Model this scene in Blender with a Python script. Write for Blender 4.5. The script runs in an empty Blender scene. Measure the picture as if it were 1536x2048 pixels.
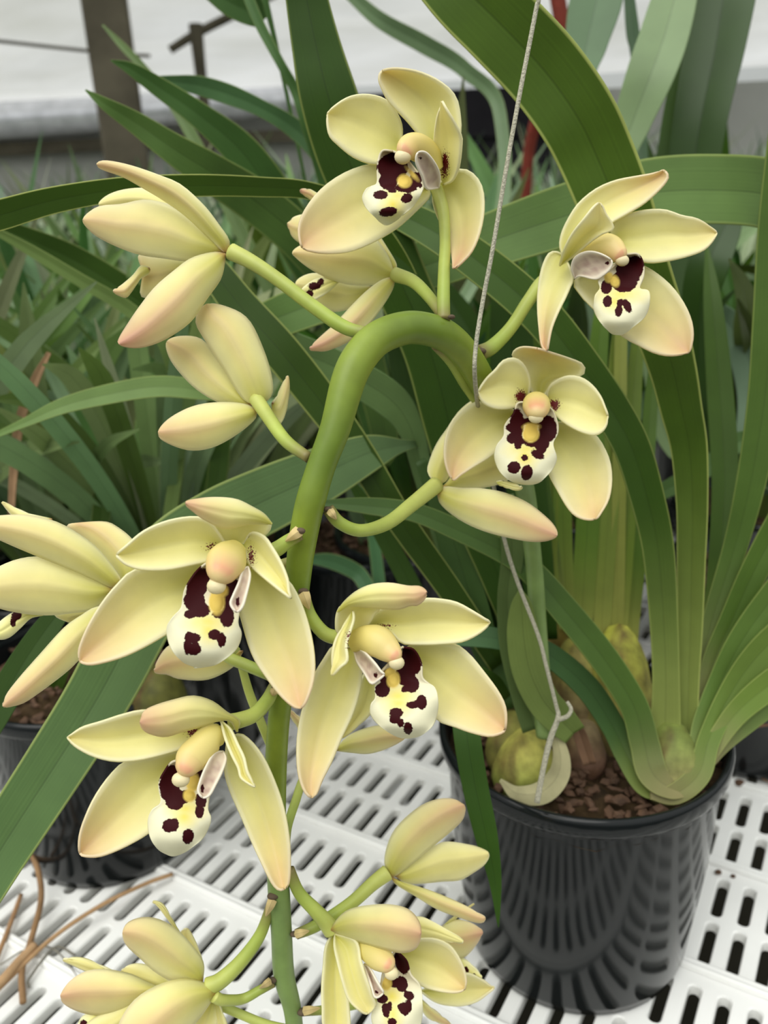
import bpy, bmesh, math, random
from mathutils import Vector, Matrix, noise
random.seed(7)
SC = bpy.context.scene
COL = SC.collection
# ------------------------------------------------------------------ camera, world, light, exposure
FPX = 1700.0; PITCH = math.radians(20.9); ROLL = math.radians(2.8); CAMH = 0.49
FW = Vector((0, math.cos(PITCH), -math.sin(PITCH)))
U0 = Vector((0, math.sin(PITCH), math.cos(PITCH))); R0 = Vector((1, 0, 0))
RT = math.cos(ROLL)*R0 - math.sin(ROLL)*U0
UP = math.cos(ROLL)*U0 + math.sin(ROLL)*R0
CO = Vector((0, 0, CAMH))
cam = bpy.data.cameras.new('camera'); camo = bpy.data.objects.new('camera', cam); COL.objects.link(camo)
cam.sensor_fit = 'VERTICAL'; cam.sensor_height = 36; cam.lens = 36*FPX/2048
M = Matrix((RT, UP, -FW)).transposed().to_4x4(); M.translation = CO; camo.matrix_world = M
cam.clip_start = 0.02; cam.clip_end = 60
cam.dof.use_dof = True; cam.dof.focus_distance = 0.335; cam.dof.aperture_fstop = 10.2
SC.camera = camo
SC.view_settings.view_transform = 'Standard'; SC.view_settings.look = 'None'
SC.view_settings.exposure = 0.12; SC.view_settings.gamma = 1.0; SC.view_settings.use_curve_mapping = False

def node(nt, t, **k):
    n = nt.nodes.new(t)
    for a, b in k.items():
        if a.startswith('i_'): n.inputs[a[2:].replace('_', ' ')].default_value = b
        else: setattr(n, a, b)
    return n
W = bpy.data.worlds.new('sky'); SC.world = W; W.use_nodes = True
wn = W.node_tree; wn.nodes.clear()
tc = node(wn, 'ShaderNodeTexCoord'); sp = node(wn, 'ShaderNodeSeparateXYZ'); rp = node(wn, 'ShaderNodeValToRGB')
bg = node(wn, 'ShaderNodeBackground'); wo = node(wn, 'ShaderNodeOutputWorld'); bg.inputs['Strength'].default_value = 0.92
mr = node(wn, 'ShaderNodeMapRange'); mr.inputs[1].default_value = -1; mr.inputs[2].default_value = 1
wn.links.new(tc.outputs['Generated'], sp.inputs[0]); wn.links.new(sp.outputs['Z'], mr.inputs[0]); wn.links.new(mr.outputs[0], rp.inputs[0])
cr = rp.color_ramp; cr.elements[0].position = 0.40; cr.elements[0].color = (0.06, 0.065, 0.05, 1)
cr.elements[1].position = 1.0; cr.elements[1].color = (1.35, 1.38, 1.36, 1)
e = cr.elements.new(0.5); e.color = (0.34, 0.36, 0.34, 1)
e = cr.elements.new(0.72); e.color = (1.05, 1.08, 1.06, 1)
wn.links.new(rp.outputs[0], bg.inputs[0]); wn.links.new(bg.outputs[0], wo.inputs[0])
sun = bpy.data.lights.new('sun', 'SUN'); suno = bpy.data.objects.new('sun', sun); COL.objects.link(suno)
sun.energy = 1.75; sun.angle = math.radians(50); sun.color = (1.0, 0.985, 0.94)
suno.rotation_euler = (math.radians(24), math.radians(-20), 0); suno.location = (0, 0, 3)

# ------------------------------------------------------------------ helpers
DS = 1.07
def P(x, y, d):                       # photo pixel + distance along the view axis -> world point
    return CO + d*(FW + RT*((x-768)/FPX) - UP*((y-1024)/FPX))
def PS(x, y, d): return P(x, y, d*DS)
def onz(x, y, z):
    r = FW + RT*((x-768)/FPX) - UP*((y-1024)/FPX)
    return CO + r*((z-CAMH)/r.z)
def s2l(c):
    return tuple(((v/255)/12.92 if v/255 <= 0.04045 else ((v/255+0.055)/1.055)**2.4) for v in c)
def mixc(a, b, t): t = max(0, min(1, t)); return tuple(a[i]+(b[i]-a[i])*t for i in range(3))
def sstep(a, b, x):
    t = max(0, min(1, (x-a)/(b-a))); return t*t*(3-2*t)
def tag(o, label=None, cat=None, group=None, kind=None):
    for k, v in (('label', label), ('category', cat), ('group', group), ('kind', kind)):
        if v: o[k] = v
    return o
def empty(name, loc=(0, 0, 0), parent=None):
    o = bpy.data.objects.new(name, None); COL.objects.link(o); o.location = loc; o.empty_display_size = 0.02
    return o
def link(name, me, mat, parent=None, solid=0, smooth=True, sub=0):
    if smooth:
        me.polygons.foreach_set('use_smooth', [True]*len(me.polygons))
    o = bpy.data.objects.new(name, me); COL.objects.link(o)
    if mat: me.materials.append(mat)
    if parent is not None:
        o.parent = parent; o.matrix_parent_inverse = Matrix.Translation(-world_loc(parent))
    if solid:
        m = o.modifiers.new('thick', 'SOLIDIFY'); m.thickness = solid; m.offset = 0
    if sub:
        m = o.modifiers.new('sub', 'SUBSURF'); m.levels = sub; m.render_levels = sub
    return o
def world_loc(o):
    v = Vector(o.location); p = o.parent
    return v      # parents are Empties or meshes kept at their own location; parts are built in world space
def mesh(name, vs, fs, cols=None, attrs=None, uvs=None):
    me = bpy.data.meshes.new(name); me.from_pydata([tuple(v) for v in vs], [], fs); me.update()
    if cols is not None:
        a = me.color_attributes.new('Col', 'FLOAT_COLOR', 'POINT')
        fl = []
        for c in cols: fl += [c[0], c[1], c[2], 1.0]
        a.data.foreach_set('color', fl)
    for k, arr in (attrs or {}).items():
        a = me.attributes.new(k, 'FLOAT', 'POINT'); a.data.foreach_set('value', arr)
    return me
def crs(p, n=10, closed=False):
    """dense Catmull-Rom (centripetal-ish) through tuples"""
    out = []
    N = len(p)
    for i in range(N-1):
        p1, p2 = p[i], p[i+1]
        p0 = p[i-1] if i > 0 else tuple(2*a-b for a, b in zip(p1, p2))
        p3 = p[i+2] if i+2 < N else tuple(2*b-a for a, b in zip(p1, p2))
        for k in range(n):
            t = k/n
            out.append(tuple(0.5*((2*b)+(-a+c)*t+(2*a-5*b+4*c-d)*t*t+(-a+3*b-3*c+d)*t**3) for a, b, c, d in zip(p0, p1, p2, p3)))
    out.append(tuple(p[-1])); return out
def resample(pl, ts):
    L = [0]
    for a, b in zip(pl, pl[1:]): L.append(L[-1]+math.dist(a[:2], b[:2]))
    T = L[-1] or 1; out = []; j = 0
    for t in ts:
        s = t*T
        while j < len(L)-2 and L[j+1] < s: j += 1
        q = (s-L[j])/((L[j+1]-L[j]) or 1)
        out.append(tuple(a+(b-a)*q for a, b in zip(pl[j], pl[j+1])))
    return out
def grid_faces(nu, nv, off=0):
    return [(off+i*(nv+1)+j, off+i*(nv+1)+j+1, off+(i+1)*(nv+1)+j+1, off+(i+1)*(nv+1)+j) for i in range(nu) for j in range(nv)]

# ------------------------------------------------------------------ materials
def mat(name):
    m = bpy.data.materials.new(name); m.use_nodes = True; m.node_tree.nodes.clear(); return m, m.node_tree
def finish(nt, sh):
    o = node(nt, 'ShaderNodeOutputMaterial'); nt.links.new(sh, o.inputs[0])
def simple(name, rgb, rough=0.5, spec=0.5, metal=0, coat=0, nscale=0, namp=0.0, bump=0):
    m, nt = mat(name); b = node(nt, 'ShaderNodeBsdfPrincipled')
    b.inputs['Roughness'].default_value = rough; b.inputs['Metallic'].default_value = metal
    b.inputs['Specular IOR Level'].default_value = spec; b.inputs['Coat Weight'].default_value = coat
    c = s2l(rgb)
    if nscale:
        t = node(nt, 'ShaderNodeTexCoord'); n = node(nt, 'ShaderNodeTexNoise'); n.inputs['Scale'].default_value = nscale; n.inputs['Detail'].default_value = 6
        r = node(nt, 'ShaderNodeValToRGB'); r.color_ramp.elements[0].position = .3; r.color_ramp.elements[1].position = .7
        r.color_ramp.elements[0].color = (*[v*(1-namp) for v in c], 1); r.color_ramp.elements[1].color = (*[min(1, v*(1+namp)) for v in c], 1)
        nt.links.new(t.outputs['Object'], n.inputs['Vector']); nt.links.new(n.outputs['Fac'], r.inputs[0]); nt.links.new(r.outputs[0], b.inputs['Base Color'])
        if bump:
            bu = node(nt, 'ShaderNodeBump'); bu.inputs['Strength'].default_value = bump; bu.inputs['Distance'].default_value = 0.002
            nt.links.new(n.outputs['Fac'], bu.inputs['Height']); nt.links.new(bu.outputs[0], b.inputs['Normal'])
    else:
        b.inputs['Base Color'].default_value = (*c, 1)
    finish(nt, b.outputs[0]); return m
def organic(name, rough=0.45, trans=0.3, spots=None, stripe=0, spec=0.4, mott=0.08, mscale=60):
    m, nt = mat(name); L = nt.links.new
    at = node(nt, 'ShaderNodeAttribute', attribute_name='Col'); tcx = node(nt, 'ShaderNodeTexCoord')
    n = node(nt, 'ShaderNodeTexNoise'); n.inputs['Scale'].default_value = mscale; n.inputs['Detail'].default_value = 5
    L(tcx.outputs['Object'], n.inputs['Vector'])
    mr = node(nt, 'ShaderNodeMapRange'); mr.inputs[1].default_value = .3; mr.inputs[2].default_value = .7; mr.inputs[3].default_value = 1-mott; mr.inputs[4].default_value = 1+mott
    L(n.outputs['Fac'], mr.inputs[0])
    vm = node(nt, 'ShaderNodeVectorMath', operation='SCALE'); L(at.outputs['Color'], vm.inputs[0]); L(mr.outputs[0], vm.inputs['Scale'])
    col = vm.outputs[0]
    if stripe:
        sa = node(nt, 'ShaderNodeAttribute', attribute_name='vv'); wv = node(nt, 'ShaderNodeTexNoise'); wv.noise_dimensions = '1D'
        wv.inputs['Scale'].default_value = 14; wv.inputs['Detail'].default_value = 3; L(sa.outputs['Fac'], wv.inputs['W'])
        m2 = node(nt, 'ShaderNodeMapRange'); m2.inputs[1].default_value = .3; m2.inputs[2].default_value = .7; m2.inputs[3].default_value = 1-stripe; m2.inputs[4].default_value = 1+stripe
        L(wv.outputs['Fac'], m2.inputs[0]); v2 = node(nt, 'ShaderNodeVectorMath', operation='SCALE'); L(col, v2.inputs[0]); L(m2.outputs[0], v2.inputs['Scale']); col = v2.outputs[0]
    if spots:
        amp, nsc, dark, wid = spots
        def field(attr, colr, prev, amp, wid, nsc):
            a = node(nt, 'ShaderNodeAttribute', attribute_name=attr); nn = node(nt, 'ShaderNodeTexNoise'); nn.inputs['Scale'].default_value = nsc; nn.inputs['Detail'].default_value = 3
            L(tcx.outputs['Object'], nn.inputs['Vector'])
            ma = node(nt, 'ShaderNodeMath', operation='MULTIPLY_ADD'); ma.inputs[1].default_value = amp*2; L(nn.outputs['Fac'], ma.inputs[0])
            ad = node(nt, 'ShaderNodeMath', operation='SUBTRACT'); ad.inputs[1].default_value = amp; L(a.outputs['Fac'], ma.inputs[2]); L(ma.outputs[0], ad.inputs[0])
            rg = node(nt, 'ShaderNodeMapRange'); rg.inputs[1].default_value = -wid; rg.inputs[2].default_value = wid; L(ad.outputs[0], rg.inputs[0])
            mx = node(nt, 'ShaderNodeMix', data_type='RGBA'); L(rg.outputs[0], mx.inputs['Factor']); L(prev, mx.inputs['A']); mx.inputs['B'].default_value = (*s2l(colr), 1)
            return mx.outputs['Result']
        if name.startswith('lip'):
            col = field('tn', (238, 222, 96), col, 14, 60, 300)
        col = field('dk', dark, col, amp, wid, nsc)
        if name.startswith('lip'):
            col = field('cl', (238, 208, 104), col, 5, 10, 500)
    b = node(nt, 'ShaderNodeBsdfPrincipled'); b.inputs['Roughness'].default_value = rough; b.inputs['Specular IOR Level'].default_value = spec
    L(col, b.inputs['Base Color'])
    bu = node(nt, 'ShaderNodeBump'); bu.inputs['Strength'].default_value = 0.12; bu.inputs['Distance'].default_value = 0.0006
    L(n.outputs['Fac'], bu.inputs['Height']); L(bu.outputs[0], b.inputs['Normal'])
    if trans:
        t = node(nt, 'ShaderNodeBsdfTranslucent'); L(col, t.inputs['Color']); mx = node(nt, 'ShaderNodeMixShader'); mx.inputs[0].default_value = trans
        L(b.outputs[0], mx.inputs[1]); L(t.outputs[0], mx.inputs[2]); finish(nt, mx.outputs[0])
    else: finish(nt, b.outputs[0])
    return m
M_PET = organic('petal_skin', 0.5, 0.34, spots=(48, 1500, (104, 14, 20), 4), mott=0.03, mscale=120)
M_LIP = organic('lip_skin', 0.62, 0.15, spots=(9, 1100, (56, 4, 9), 2.0), mott=0.02, mscale=200, spec=0.15)
M_COLM = organic('column_skin', 0.4, 0.12, mott=0.04)
M_STEM = organic('stem_skin', 0.42, 0.05, mott=0.12, mscale=90)
M_LEAF = organic('leaf_skin', 0.5, 0.2, stripe=0.06, mott=0.10, mscale=35, spec=0.26)
M_FAR = organic('distant_leaf_skin', 0.42, 0.25, mott=0.12, mscale=20, spec=0.4)
M_BULB = organic('bulb_skin', 0.6, 0.0, mott=0.35, mscale=110, spec=.25)
M_DRY = organic('dry_skin', 0.8, 0.1, mott=0.2, mscale=80, spec=0.2)
M_BENCH = simple('white_bench_plastic', (236, 236, 232), 0.42, 0.4, nscale=14, namp=0.05)
M_POT = simple('black_pot_plastic', (22, 25, 26), 0.12, 0.24, nscale=30, namp=0.12)
M_BARK = simple('bark_mix', (62, 48, 30), 0.9, 0.2, nscale=120, namp=0.6, bump=0.8)
M_CHIP = simple('bark_chip', (86, 64, 48), 0.8, 0.3, nscale=90, namp=0.45, bump=0.5)
M_STR = simple('twine', (176, 172, 152), 0.75, 0.2, nscale=900, namp=0.25, bump=0.6)
M_POST = simple('weathered_post', (92, 86, 72), 0.85, 0.2, nscale=9, namp=0.3, bump=0.4)
M_FLOOR = simple('dark_floor', (46, 44, 36), 0.95, 0.1, nscale=3, namp=0.4)
M_METAL = simple('silver_tube', (232, 232, 238), 0.25, 0.6, metal=0.4, nscale=25, namp=0.15)
M_WALL = simple('grey_wall', (176, 176, 170), 0.9, 0.1, nscale=2.5, namp=0.16)
M_DARK = simple('dark_shade_cloth', (44, 42, 46), 0.9, 0.1, nscale=4, namp=0.3)
def plastic_sheet():
    m, nt = mat('white_plastic_sheet'); L = nt.links.new
    tcx = node(nt, 'ShaderNodeTexCoord'); mp = node(nt, 'ShaderNodeMapping'); mp.inputs['Scale'].default_value = (0.6, 2.2, 2.2)
    n = node(nt, 'ShaderNodeTexNoise'); n.inputs['Scale'].default_value = 1.6; n.inputs['Detail'].default_value = 5
    L(tcx.outputs['Object'], mp.inputs[0]); L(mp.outputs[0], n.inputs['Vector'])
    r = node(nt, 'ShaderNodeValToRGB'); r.color_ramp.elements[0].position = .3; r.color_ramp.elements[0].color = (0.66, 0.66, 0.62, 1)
    r.color_ramp.elements[1].position = .7; r.color_ramp.elements[1].color = (0.95, 0.95, 0.97, 1); L(n.outputs['Fac'], r.inputs[0])
    d = node(nt, 'ShaderNodeBsdfDiffuse'); t = node(nt, 'ShaderNodeBsdfTranslucent'); L(r.outputs[0], d.inputs[0]); L(r.outputs[0], t.inputs[0])
    mx = node(nt, 'ShaderNodeMixShader'); mx.inputs[0].default_value = .55; L(d.outputs[0], mx.inputs[1]); L(t.outputs[0], mx.inputs[2])
    finish(nt, mx.outputs[0]); return m
M_SHEET = plastic_sheet()

# ------------------------------------------------------------------ basic shape builders
def tube(name, pts, m, parent=None, cols=None, seg=14, caps=True, n=8, attach=None):
    """pts: (Vector, radius); smooth tube with per-control colour"""
    ctl = [(p.x, p.y, p.z, r) for p, r in pts]
    d = crs(ctl, n) if len(ctl) > 2 else crs(ctl, 4)
    k = len(d); vs = []; cs = []
    cc = crs([tuple(c) for c in cols], n if len(ctl) > 2 else 4) if cols and len(cols) == len(ctl) else None
    prevn = None
    for i, q in enumerate(d):
        p = Vector(q[:3]); a = Vector(d[max(0, i-1)][:3]); b = Vector(d[min(k-1, i+1)][:3]); t = (b-a).normalized()
        if prevn is None:
            prevn = t.cross(Vector((0, 0, 1))); prevn = prevn.normalized() if prevn.length > .1 else t.orthogonal().normalized()
        nn = (prevn - t*prevn.dot(t)).normalized(); prevn = nn; bb = t.cross(nn)
        for s in range(seg):
            an = 2*math.pi*s/seg; vs.append(p + (nn*math.cos(an)+bb*math.sin(an))*max(q[3], 1e-5))
            cs.append(cc[i] if cc else (cols[0] if cols else (.5, .5, .5)))
    fs = [(i*seg+s, i*seg+(s+1) % seg, (i+1)*seg+(s+1) % seg, (i+1)*seg+s) for i in range(k-1) for s in range(seg)]
    if caps:
        fs.append(tuple(range(seg))[::-1]); fs.append(tuple((k-1)*seg+s for s in range(seg)))
    me = mesh(name, vs, fs, cs)
    return link(name, me, m, parent)
def ellipsoid(cen, ax, nu=16, nv=12):
    vs = []; fs = []
    for i in range(nv+1):
        th = math.pi*i/nv
        for j in range(nu):
            ph = 2*math.pi*j/nu
            vs.append(cen + ax[0]*math.sin(th)*math.cos(ph) + ax[1]*math.sin(th)*math.sin(ph) + ax[2]*math.cos(th))
    for i in range(nv):
        for j in range(nu): fs.append((i*nu+j, i*nu+(j+1) % nu, (i+1)*nu+(j+1) % nu, (i+1)*nu+j))
    return vs, fs
def lathe(name, prof, cx, cy, m, parent=None, seg=72):
    vs = []; fs = []
    for r, z in prof:
        for s in range(seg):
            a = 2*math.pi*s/seg; vs.append((cx+r*math.cos(a), cy+r*math.sin(a), z))
    for i in range(len(prof)-1):
        for s in range(seg): fs.append((i*seg+s, i*seg+(s+1) % seg, (i+1)*seg+(s+1) % seg, (i+1)*seg+s))
    return link(name, mesh(name, vs, fs), m, parent)
def box(vs, fs, c, s, rot=0):
    o = len(vs); ca, sa = math.cos(rot), math.sin(rot)
    for dx in (-1, 1):
        for dy in (-1, 1):
            for dz in (-1, 1):
                x, y = dx*s[0]/2, dy*s[1]/2
                vs.append((c[0]+x*ca-y*sa, c[1]+x*sa+y*ca, c[2]+dz*s[2]/2))
    for f in ((0, 1, 3, 2), (4, 6, 7, 5), (0, 4, 5, 1), (2, 3, 7, 6), (0, 2, 6, 4), (1, 5, 7, 3)): fs.append(tuple(o+i for i in f))

# leaf from control points (x, y, width px, distance): ribbon with a folded midrib
LDK = (66, 98, 26); LMD = (84, 122, 48); LLT = (122, 156, 92); LGY = (104, 136, 86); LYL = (120, 146, 48)
def leaf(name, pts, parent, col=LDK, roll=12, fold=0.14, colb=None, m=None, solid=0.0006, n=8, scale=True, basec=None, edge=0.0, base=None):
    f = PS if scale else P
    ctl = [(*f(x, y, d), w*(d*(DS if scale else 1))/FPX/2) for x, y, w, d in pts]
    def off(q): return not (0 <= q[0] <= 1536 and 0 <= q[1] <= 2048)
    def grow(a, b):          # taper a blade that carries on outside the view to a real tip
        a, b = Vector(a[:3]), Vector(b[:3]); dv = (b-a).normalized(); w = ctl[-1][3] if b == Vector(ctl[-1][:3]) else ctl[0][3]
        return [(*(b+dv*.035-Vector((0, 0, .004))), w*.75), (*(b+dv*.075-Vector((0, 0, .016))), w*.35), (*(b+dv*.10-Vector((0, 0, .028))), .0003)]
    if off(pts[-1][:2]) and pts[-1][2] > 11: ctl = ctl+grow(ctl[-2], ctl[-1])
    if off(pts[0][:2]) and pts[0][2] > 11: ctl = list(reversed(grow(ctl[1], ctl[0])))+ctl
    if base: wl = ctl[-1][3]; ctl = ctl+[(base[0], base[1], .24, min(wl, .007)), (base[0], base[1], .145, .006)]
    return ribbon(name, ctl, parent, col, roll, fold, colb, m, solid, n, basec, edge)
def ribbon(name, ctl, parent, col, roll=12, fold=0.14, colb=None, m=None, solid=0.0006, n=8, basec=None, edge=0.0, view=True, sidev=None):
    d = crs(ctl, n); k = len(d); vs = []; cs = []; vv = []
    V = [-1, -.95, -.91, -.5, -.05, 0, .05, .5, .91, .95, 1]; kk = .80 if (m is None) else 1.0; c0 = tuple(q*kk for q in s2l(col)); c1 = tuple(q*kk for q in s2l(colb or col)); cb = s2l(basec) if basec else None
    ce = s2l((188, 198, 112))
    rl = math.radians(roll); cr_ = math.cos(rl)
    for i, q in enumerate(d):
        p = Vector(q[:3]); a = Vector(d[max(0, i-1)][:3]); b = Vector(d[min(k-1, i+1)][:3]); t = (b-a).normalized()
        vd = (p-CO).normalized()
        s = t.cross(vd)
        s = s.normalized() if s.length > 1e-4 else RT.copy()
        s = (Matrix.Rotation(rl, 3, t) @ s); nn = s.cross(t).normalized()
        if nn.dot(vd) < 0: nn = -nn
        w = max(q[3], 0.0)/cr_; u = i/(k-1)
        for v in V:
            vs.append(p + s*(w*v) + nn*(w*fold*(1-abs(v))))
            c = mixc(c0, c1, u)
            if cb: c = mixc(cb, c, sstep(0.0, 0.35, u))
            c = mixc(c, tuple(x*.62 for x in c), 0.8 if abs(v) < .01 else 0)
            if abs(v) > .94 and edge: c = mixc(c, ce, edge)
            cs.append(c); vv.append(v*1.0 + 7*(col[0] % 7))
    me = mesh(name, vs, grid_faces(k-1, 10), cs, {'vv': vv})
    return link(name, me, m or M_LEAF, parent, solid=solid)

# ------------------------------------------------------------------ blossoms
PC0, PC1, PC2, PPK = (214, 210, 104), (246, 240, 164), (254, 250, 214), (226, 172, 146)
def tr(crop):
    x0, y0, s = crop; return lambda p: (x0+p[0]/s, y0+p[1]/s)
def loftgrid(f, base, Lp, tip, Rp, d0, d1, bow=0.0, cup=0.0, tilt=0.0, nu=26, nv=12, dfun=None):
    loop = [base]+list(Lp)+[tip]+list(reversed(Rp))+[base]
    n = 8; dn = crs([f(p) for p in loop], n); k = (len(Lp)+1)*n
    A = dn[:k+1]; B = list(reversed(dn[k:]))
    ts = [(1-math.cos(math.pi*i/nu))/2*0.6+0.4*i/nu for i in range(nu+1)]
    A = resample(A, ts); B = resample(B, ts); out = []
    for i, u in enumerate(ts):
        for j in range(nv+1):
            v = -1+2*j/nv
            x = A[i][0]+(B[i][0]-A[i][0])*(v+1)/2; y = A[i][1]+(B[i][1]-A[i][1])*(v+1)/2
            se = math.sqrt(max(0, math.sin(math.pi*min(1, u*1.0)))) if u < 1 else 0
            d = d0+(d1-d0)*u+bow*4*u*(1-u)+cup*(v*v)*se+tilt*v*se
            if dfun: d += dfun(u, v)
            out.append((x, y, d, u, v))
    return out
def petal(name, parent, crop, pieces, pink=0.3, back=False, spots=(), m=None, rib=0.0007):
    """pieces: list of (base, L, tip, R, d0, d1, bow, cup, tilt)"""
    f = tr(crop); vs = []; fs = []; cs = []; dk = []
    c0, c1, c2, pk = map(s2l, (PC0, PC1, PC2, PPK)); br = s2l((176, 120, 74))
    for pc in pieces:
        base, L, tip, R, d0, d1, bow, cup, tilt = pc[:9]; pkk = pc[9] if len(pc) > 9 else pink
        sgn = 1 if back else -1
        g = loftgrid(f, base, L, tip, R, d0, d1, bow, cup, tilt, dfun=lambda u, v: -sgn*rib*math.exp(-(v/.14)**2)*math.sin(math.pi*u)
                     + 0.0006*math.sin(7*u+5*v+d0*900)*abs(v)**3)
        off = len(vs); fs += grid_faces(26, 12, off)
        for x, y, d, u, v in g:
            vs.append(PS(x, y, d))
            c = mixc(c0, c1, sstep(0, .45, u)); c = mixc(c, c2, max(0, abs(v)-.35)*.9)
            if abs(v) > .9: c = mixc(c, c2, .55)
            c = mixc(c, pk, .8*pkk*(sstep(.35, 1, u)*(1-.55*abs(v)) + .35*sstep(.7, 1, u)))
            if back:
                c = mixc(c, pk, pkk*.55*math.exp(-(v/.35)**2)*sstep(.1, .5, u)); c = mixc(c, br, .8*(1-sstep(0, .09, u)))
                if abs(v) < .1: c = tuple(x*.93 for x in c)
            cs.append(c)
            q = -60.0
            for (sx, sy, rx, ry) in spots:
                px, py = f((sx, sy)); s = crop[2]
                r = math.hypot((x-px)*s/rx, (y-py)*s/ry); q = max(q, (1-r)*min(rx, ry)-6)
            dk.append(q)
    lp = name == 'lip' and spots
    o = link(name, mesh(name, vs, fs, cs, {'dk': [q+8 for q in dk] if lp else dk, 'cl': [-80.0]*len(vs), 'tn': [-200.0]*len(vs)}), M_LIP if lp else (m or M_PET), parent, solid=0.0009); return o
def blobs(f, s, x, y, lst, lo=-80.0):
    q = lo
    for b in lst:
        px, py = f(b[:2]); dx, dy = (x-px)*s, (y-py)*s
        if len(b) > 4: a = math.radians(b[4]); dx, dy = dx*math.cos(a)+dy*math.sin(a), -dx*math.sin(a)+dy*math.cos(a)
        r = math.hypot(dx/b[2], dy/b[3]); q = max(q, (1-r)*min(b[2], b[3]))
    return q
def lip(parent, crop, base, L, tip, R, d, dark=(), callus=(), tint=(), wcol=(246, 242, 208), mid=.5):
    f = tr(crop)
    def df(u, v):
        throat = 0.006*(1-sstep(.1, .55, u))*(1-v*v)
        mound = -0.004*math.exp(-((u-.72)/.2)**2)*(1-v*v)
        rec = 0.006*sstep(.75, 1, u)
        ruf = 0.0009*math.sin(17*u+3*v)*abs(v)**4+0.0008*math.sin(23*u-2)*abs(v)**6
        return throat+mound+rec+ruf
    g = loftgrid(f, base, L, tip, R, d, d-0.004, 0, 0, 0, nu=80, nv=56, dfun=df)
    vs = []; cs = []; dk = []; cl = []; tn = []; w = s2l(wcol); cr2 = s2l((232, 222, 190)); s = crop[2]
    for x, y, dd, u, v in g:
        c = blobs(f, s, x, y, callus)
        vs.append(PS(x, y, dd-0.0012*sstep(0, 30, c))); cl.append(c); dk.append(blobs(f, s, x, y, dark)+3.5); tn.append(blobs(f, s, x, y, tint, -200.0))
        cs.append(mixc(cr2, w, sstep(.2, .6, u)))
    return link('lip', mesh('lip', vs, grid_faces(80, 56), cs, {'dk': dk, 'cl': cl, 'tn': tn}), M_LIP, parent, solid=0.0008)
def sidelobe(parent, crop, base, L, tip, R, d0, d1, cup=-0.003, spots=()):
    f = tr(crop); g = loftgrid(f, base, L, tip, R, d0, d1, 0, cup, 0, nu=24, nv=14)
    w, mv, ed = s2l((228, 214, 188)), s2l((180, 152, 140)), s2l((244, 234, 214)); vs = []; cs = []; dk = []
    for x, y, d, u, v in g:
        n = noise.noise(Vector((x*.09, y*.09, 3.1)))
        c = mixc(w, mv, .55+.6*n if u > .25 else .2); c = mixc(c, ed, sstep(.6, .95, abs(v)))
        cs.append(c); vs.append(PS(x, y, d)); dk.append(blobs(f, crop[2], x, y, spots))
    return link('lip_side_lobe', mesh('lip_side_lobe', vs, grid_faces(24, 14), cs, {'dk': dk, 'cl': [-80.0]*len(vs), 'tn': [-200.0]*len(vs)}), M_LIP, parent, solid=0.0007)
def column(parent, crop, pts, cap, d, pinkat=.7):
    """pts (x,y,r) crop units from throat to tip; cap (x,y,rx,ry)"""
    f = tr(crop); s = crop[2]; n = len(pts)
    ctl = []
    for i, (x, y, r) in enumerate(pts):
        X, Y = f((x, y)); dd = d - 0.010*i/(n-1); ctl.append((*PS(X, Y, dd), r/s*dd*DS/FPX))
    a, b = ctl[-2], ctl[-1]
    dv = Vector(b[:3])-Vector(a[:3]); dv.normalize()
    for q, rr in ((.35, .85), (.62, .6), (.78, .3), (.84, .02)):
        p = Vector(b[:3])+dv*b[3]*q; ctl.append((*p, b[3]*rr))
    d_ = crs(ctl, 6); seg = 20; vs = []; cs = []; k = len(d_); prev = None
    c0, c1, pk = s2l((226, 212, 120)), s2l((238, 214, 150)), s2l((228, 158, 124))
    for i, q in enumerate(d_):
        p = Vector(q[:3]); A = Vector(d_[max(0, i-1)][:3]); B = Vector(d_[min(k-1, i+1)][:3]); t = (B-A).normalized()
        vd = (p-CO).normalized(); sd = t.cross(vd).normalized(); nn = sd.cross(t).normalized(); u = i/(k-1)
        for j in range(seg):
            an = 2*math.pi*j/seg; vs.append(p+sd*q[3]*math.cos(an)+nn*q[3]*.8*math.sin(an))
            c = mixc(c0, c1, u*1.4); c = mixc(c, pk, .8*math.exp(-((u-pinkat)/.2)**2)*(1 if abs(math.cos(an)) < .75 else .45)); cs.append(c)
    fs = [(i*seg+j, i*seg+(j+1) % seg, (i+1)*seg+(j+1) % seg, (i+1)*seg+j) for i in range(k-1) for j in range(seg)]
    o = link('column', mesh('column', vs, fs, cs), M_COLM, parent)
    X, Y = f(cap[:2]); dd = d-0.0105; px = dd*DS/FPX/s
    v2, f2 = ellipsoid(PS(X, Y, dd), (RT*cap[2]*px, UP*cap[3]*px, FW*cap[3]*px*.9)); cc = s2l((240, 226, 180))
    link('anther_cap', mesh('anther_cap', v2, f2, [cc]*len(v2)), M_COLM, parent)
    return o
GST = (158, 176, 78); GPL = (186, 196, 102)
def pedicel(pts, parent, label, d_end=None):
    """pts (x,y,r px,d) from stem to blossom; the mesh is the blossom part itself, its sepals and lip hang below it"""
    cs = [s2l(mixc((150, 170, 70), (192, 196, 106), i/(len(pts)-1))) for i in range(len(pts))]
    cs[0] = s2l((132, 120, 72))
    o = tube('flower', [(PS(x, y, d), r*d*DS/FPX) for x, y, r, d in pts], M_STEM, parent, cs, seg=14)
    o['label'] = label
    return o

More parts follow.
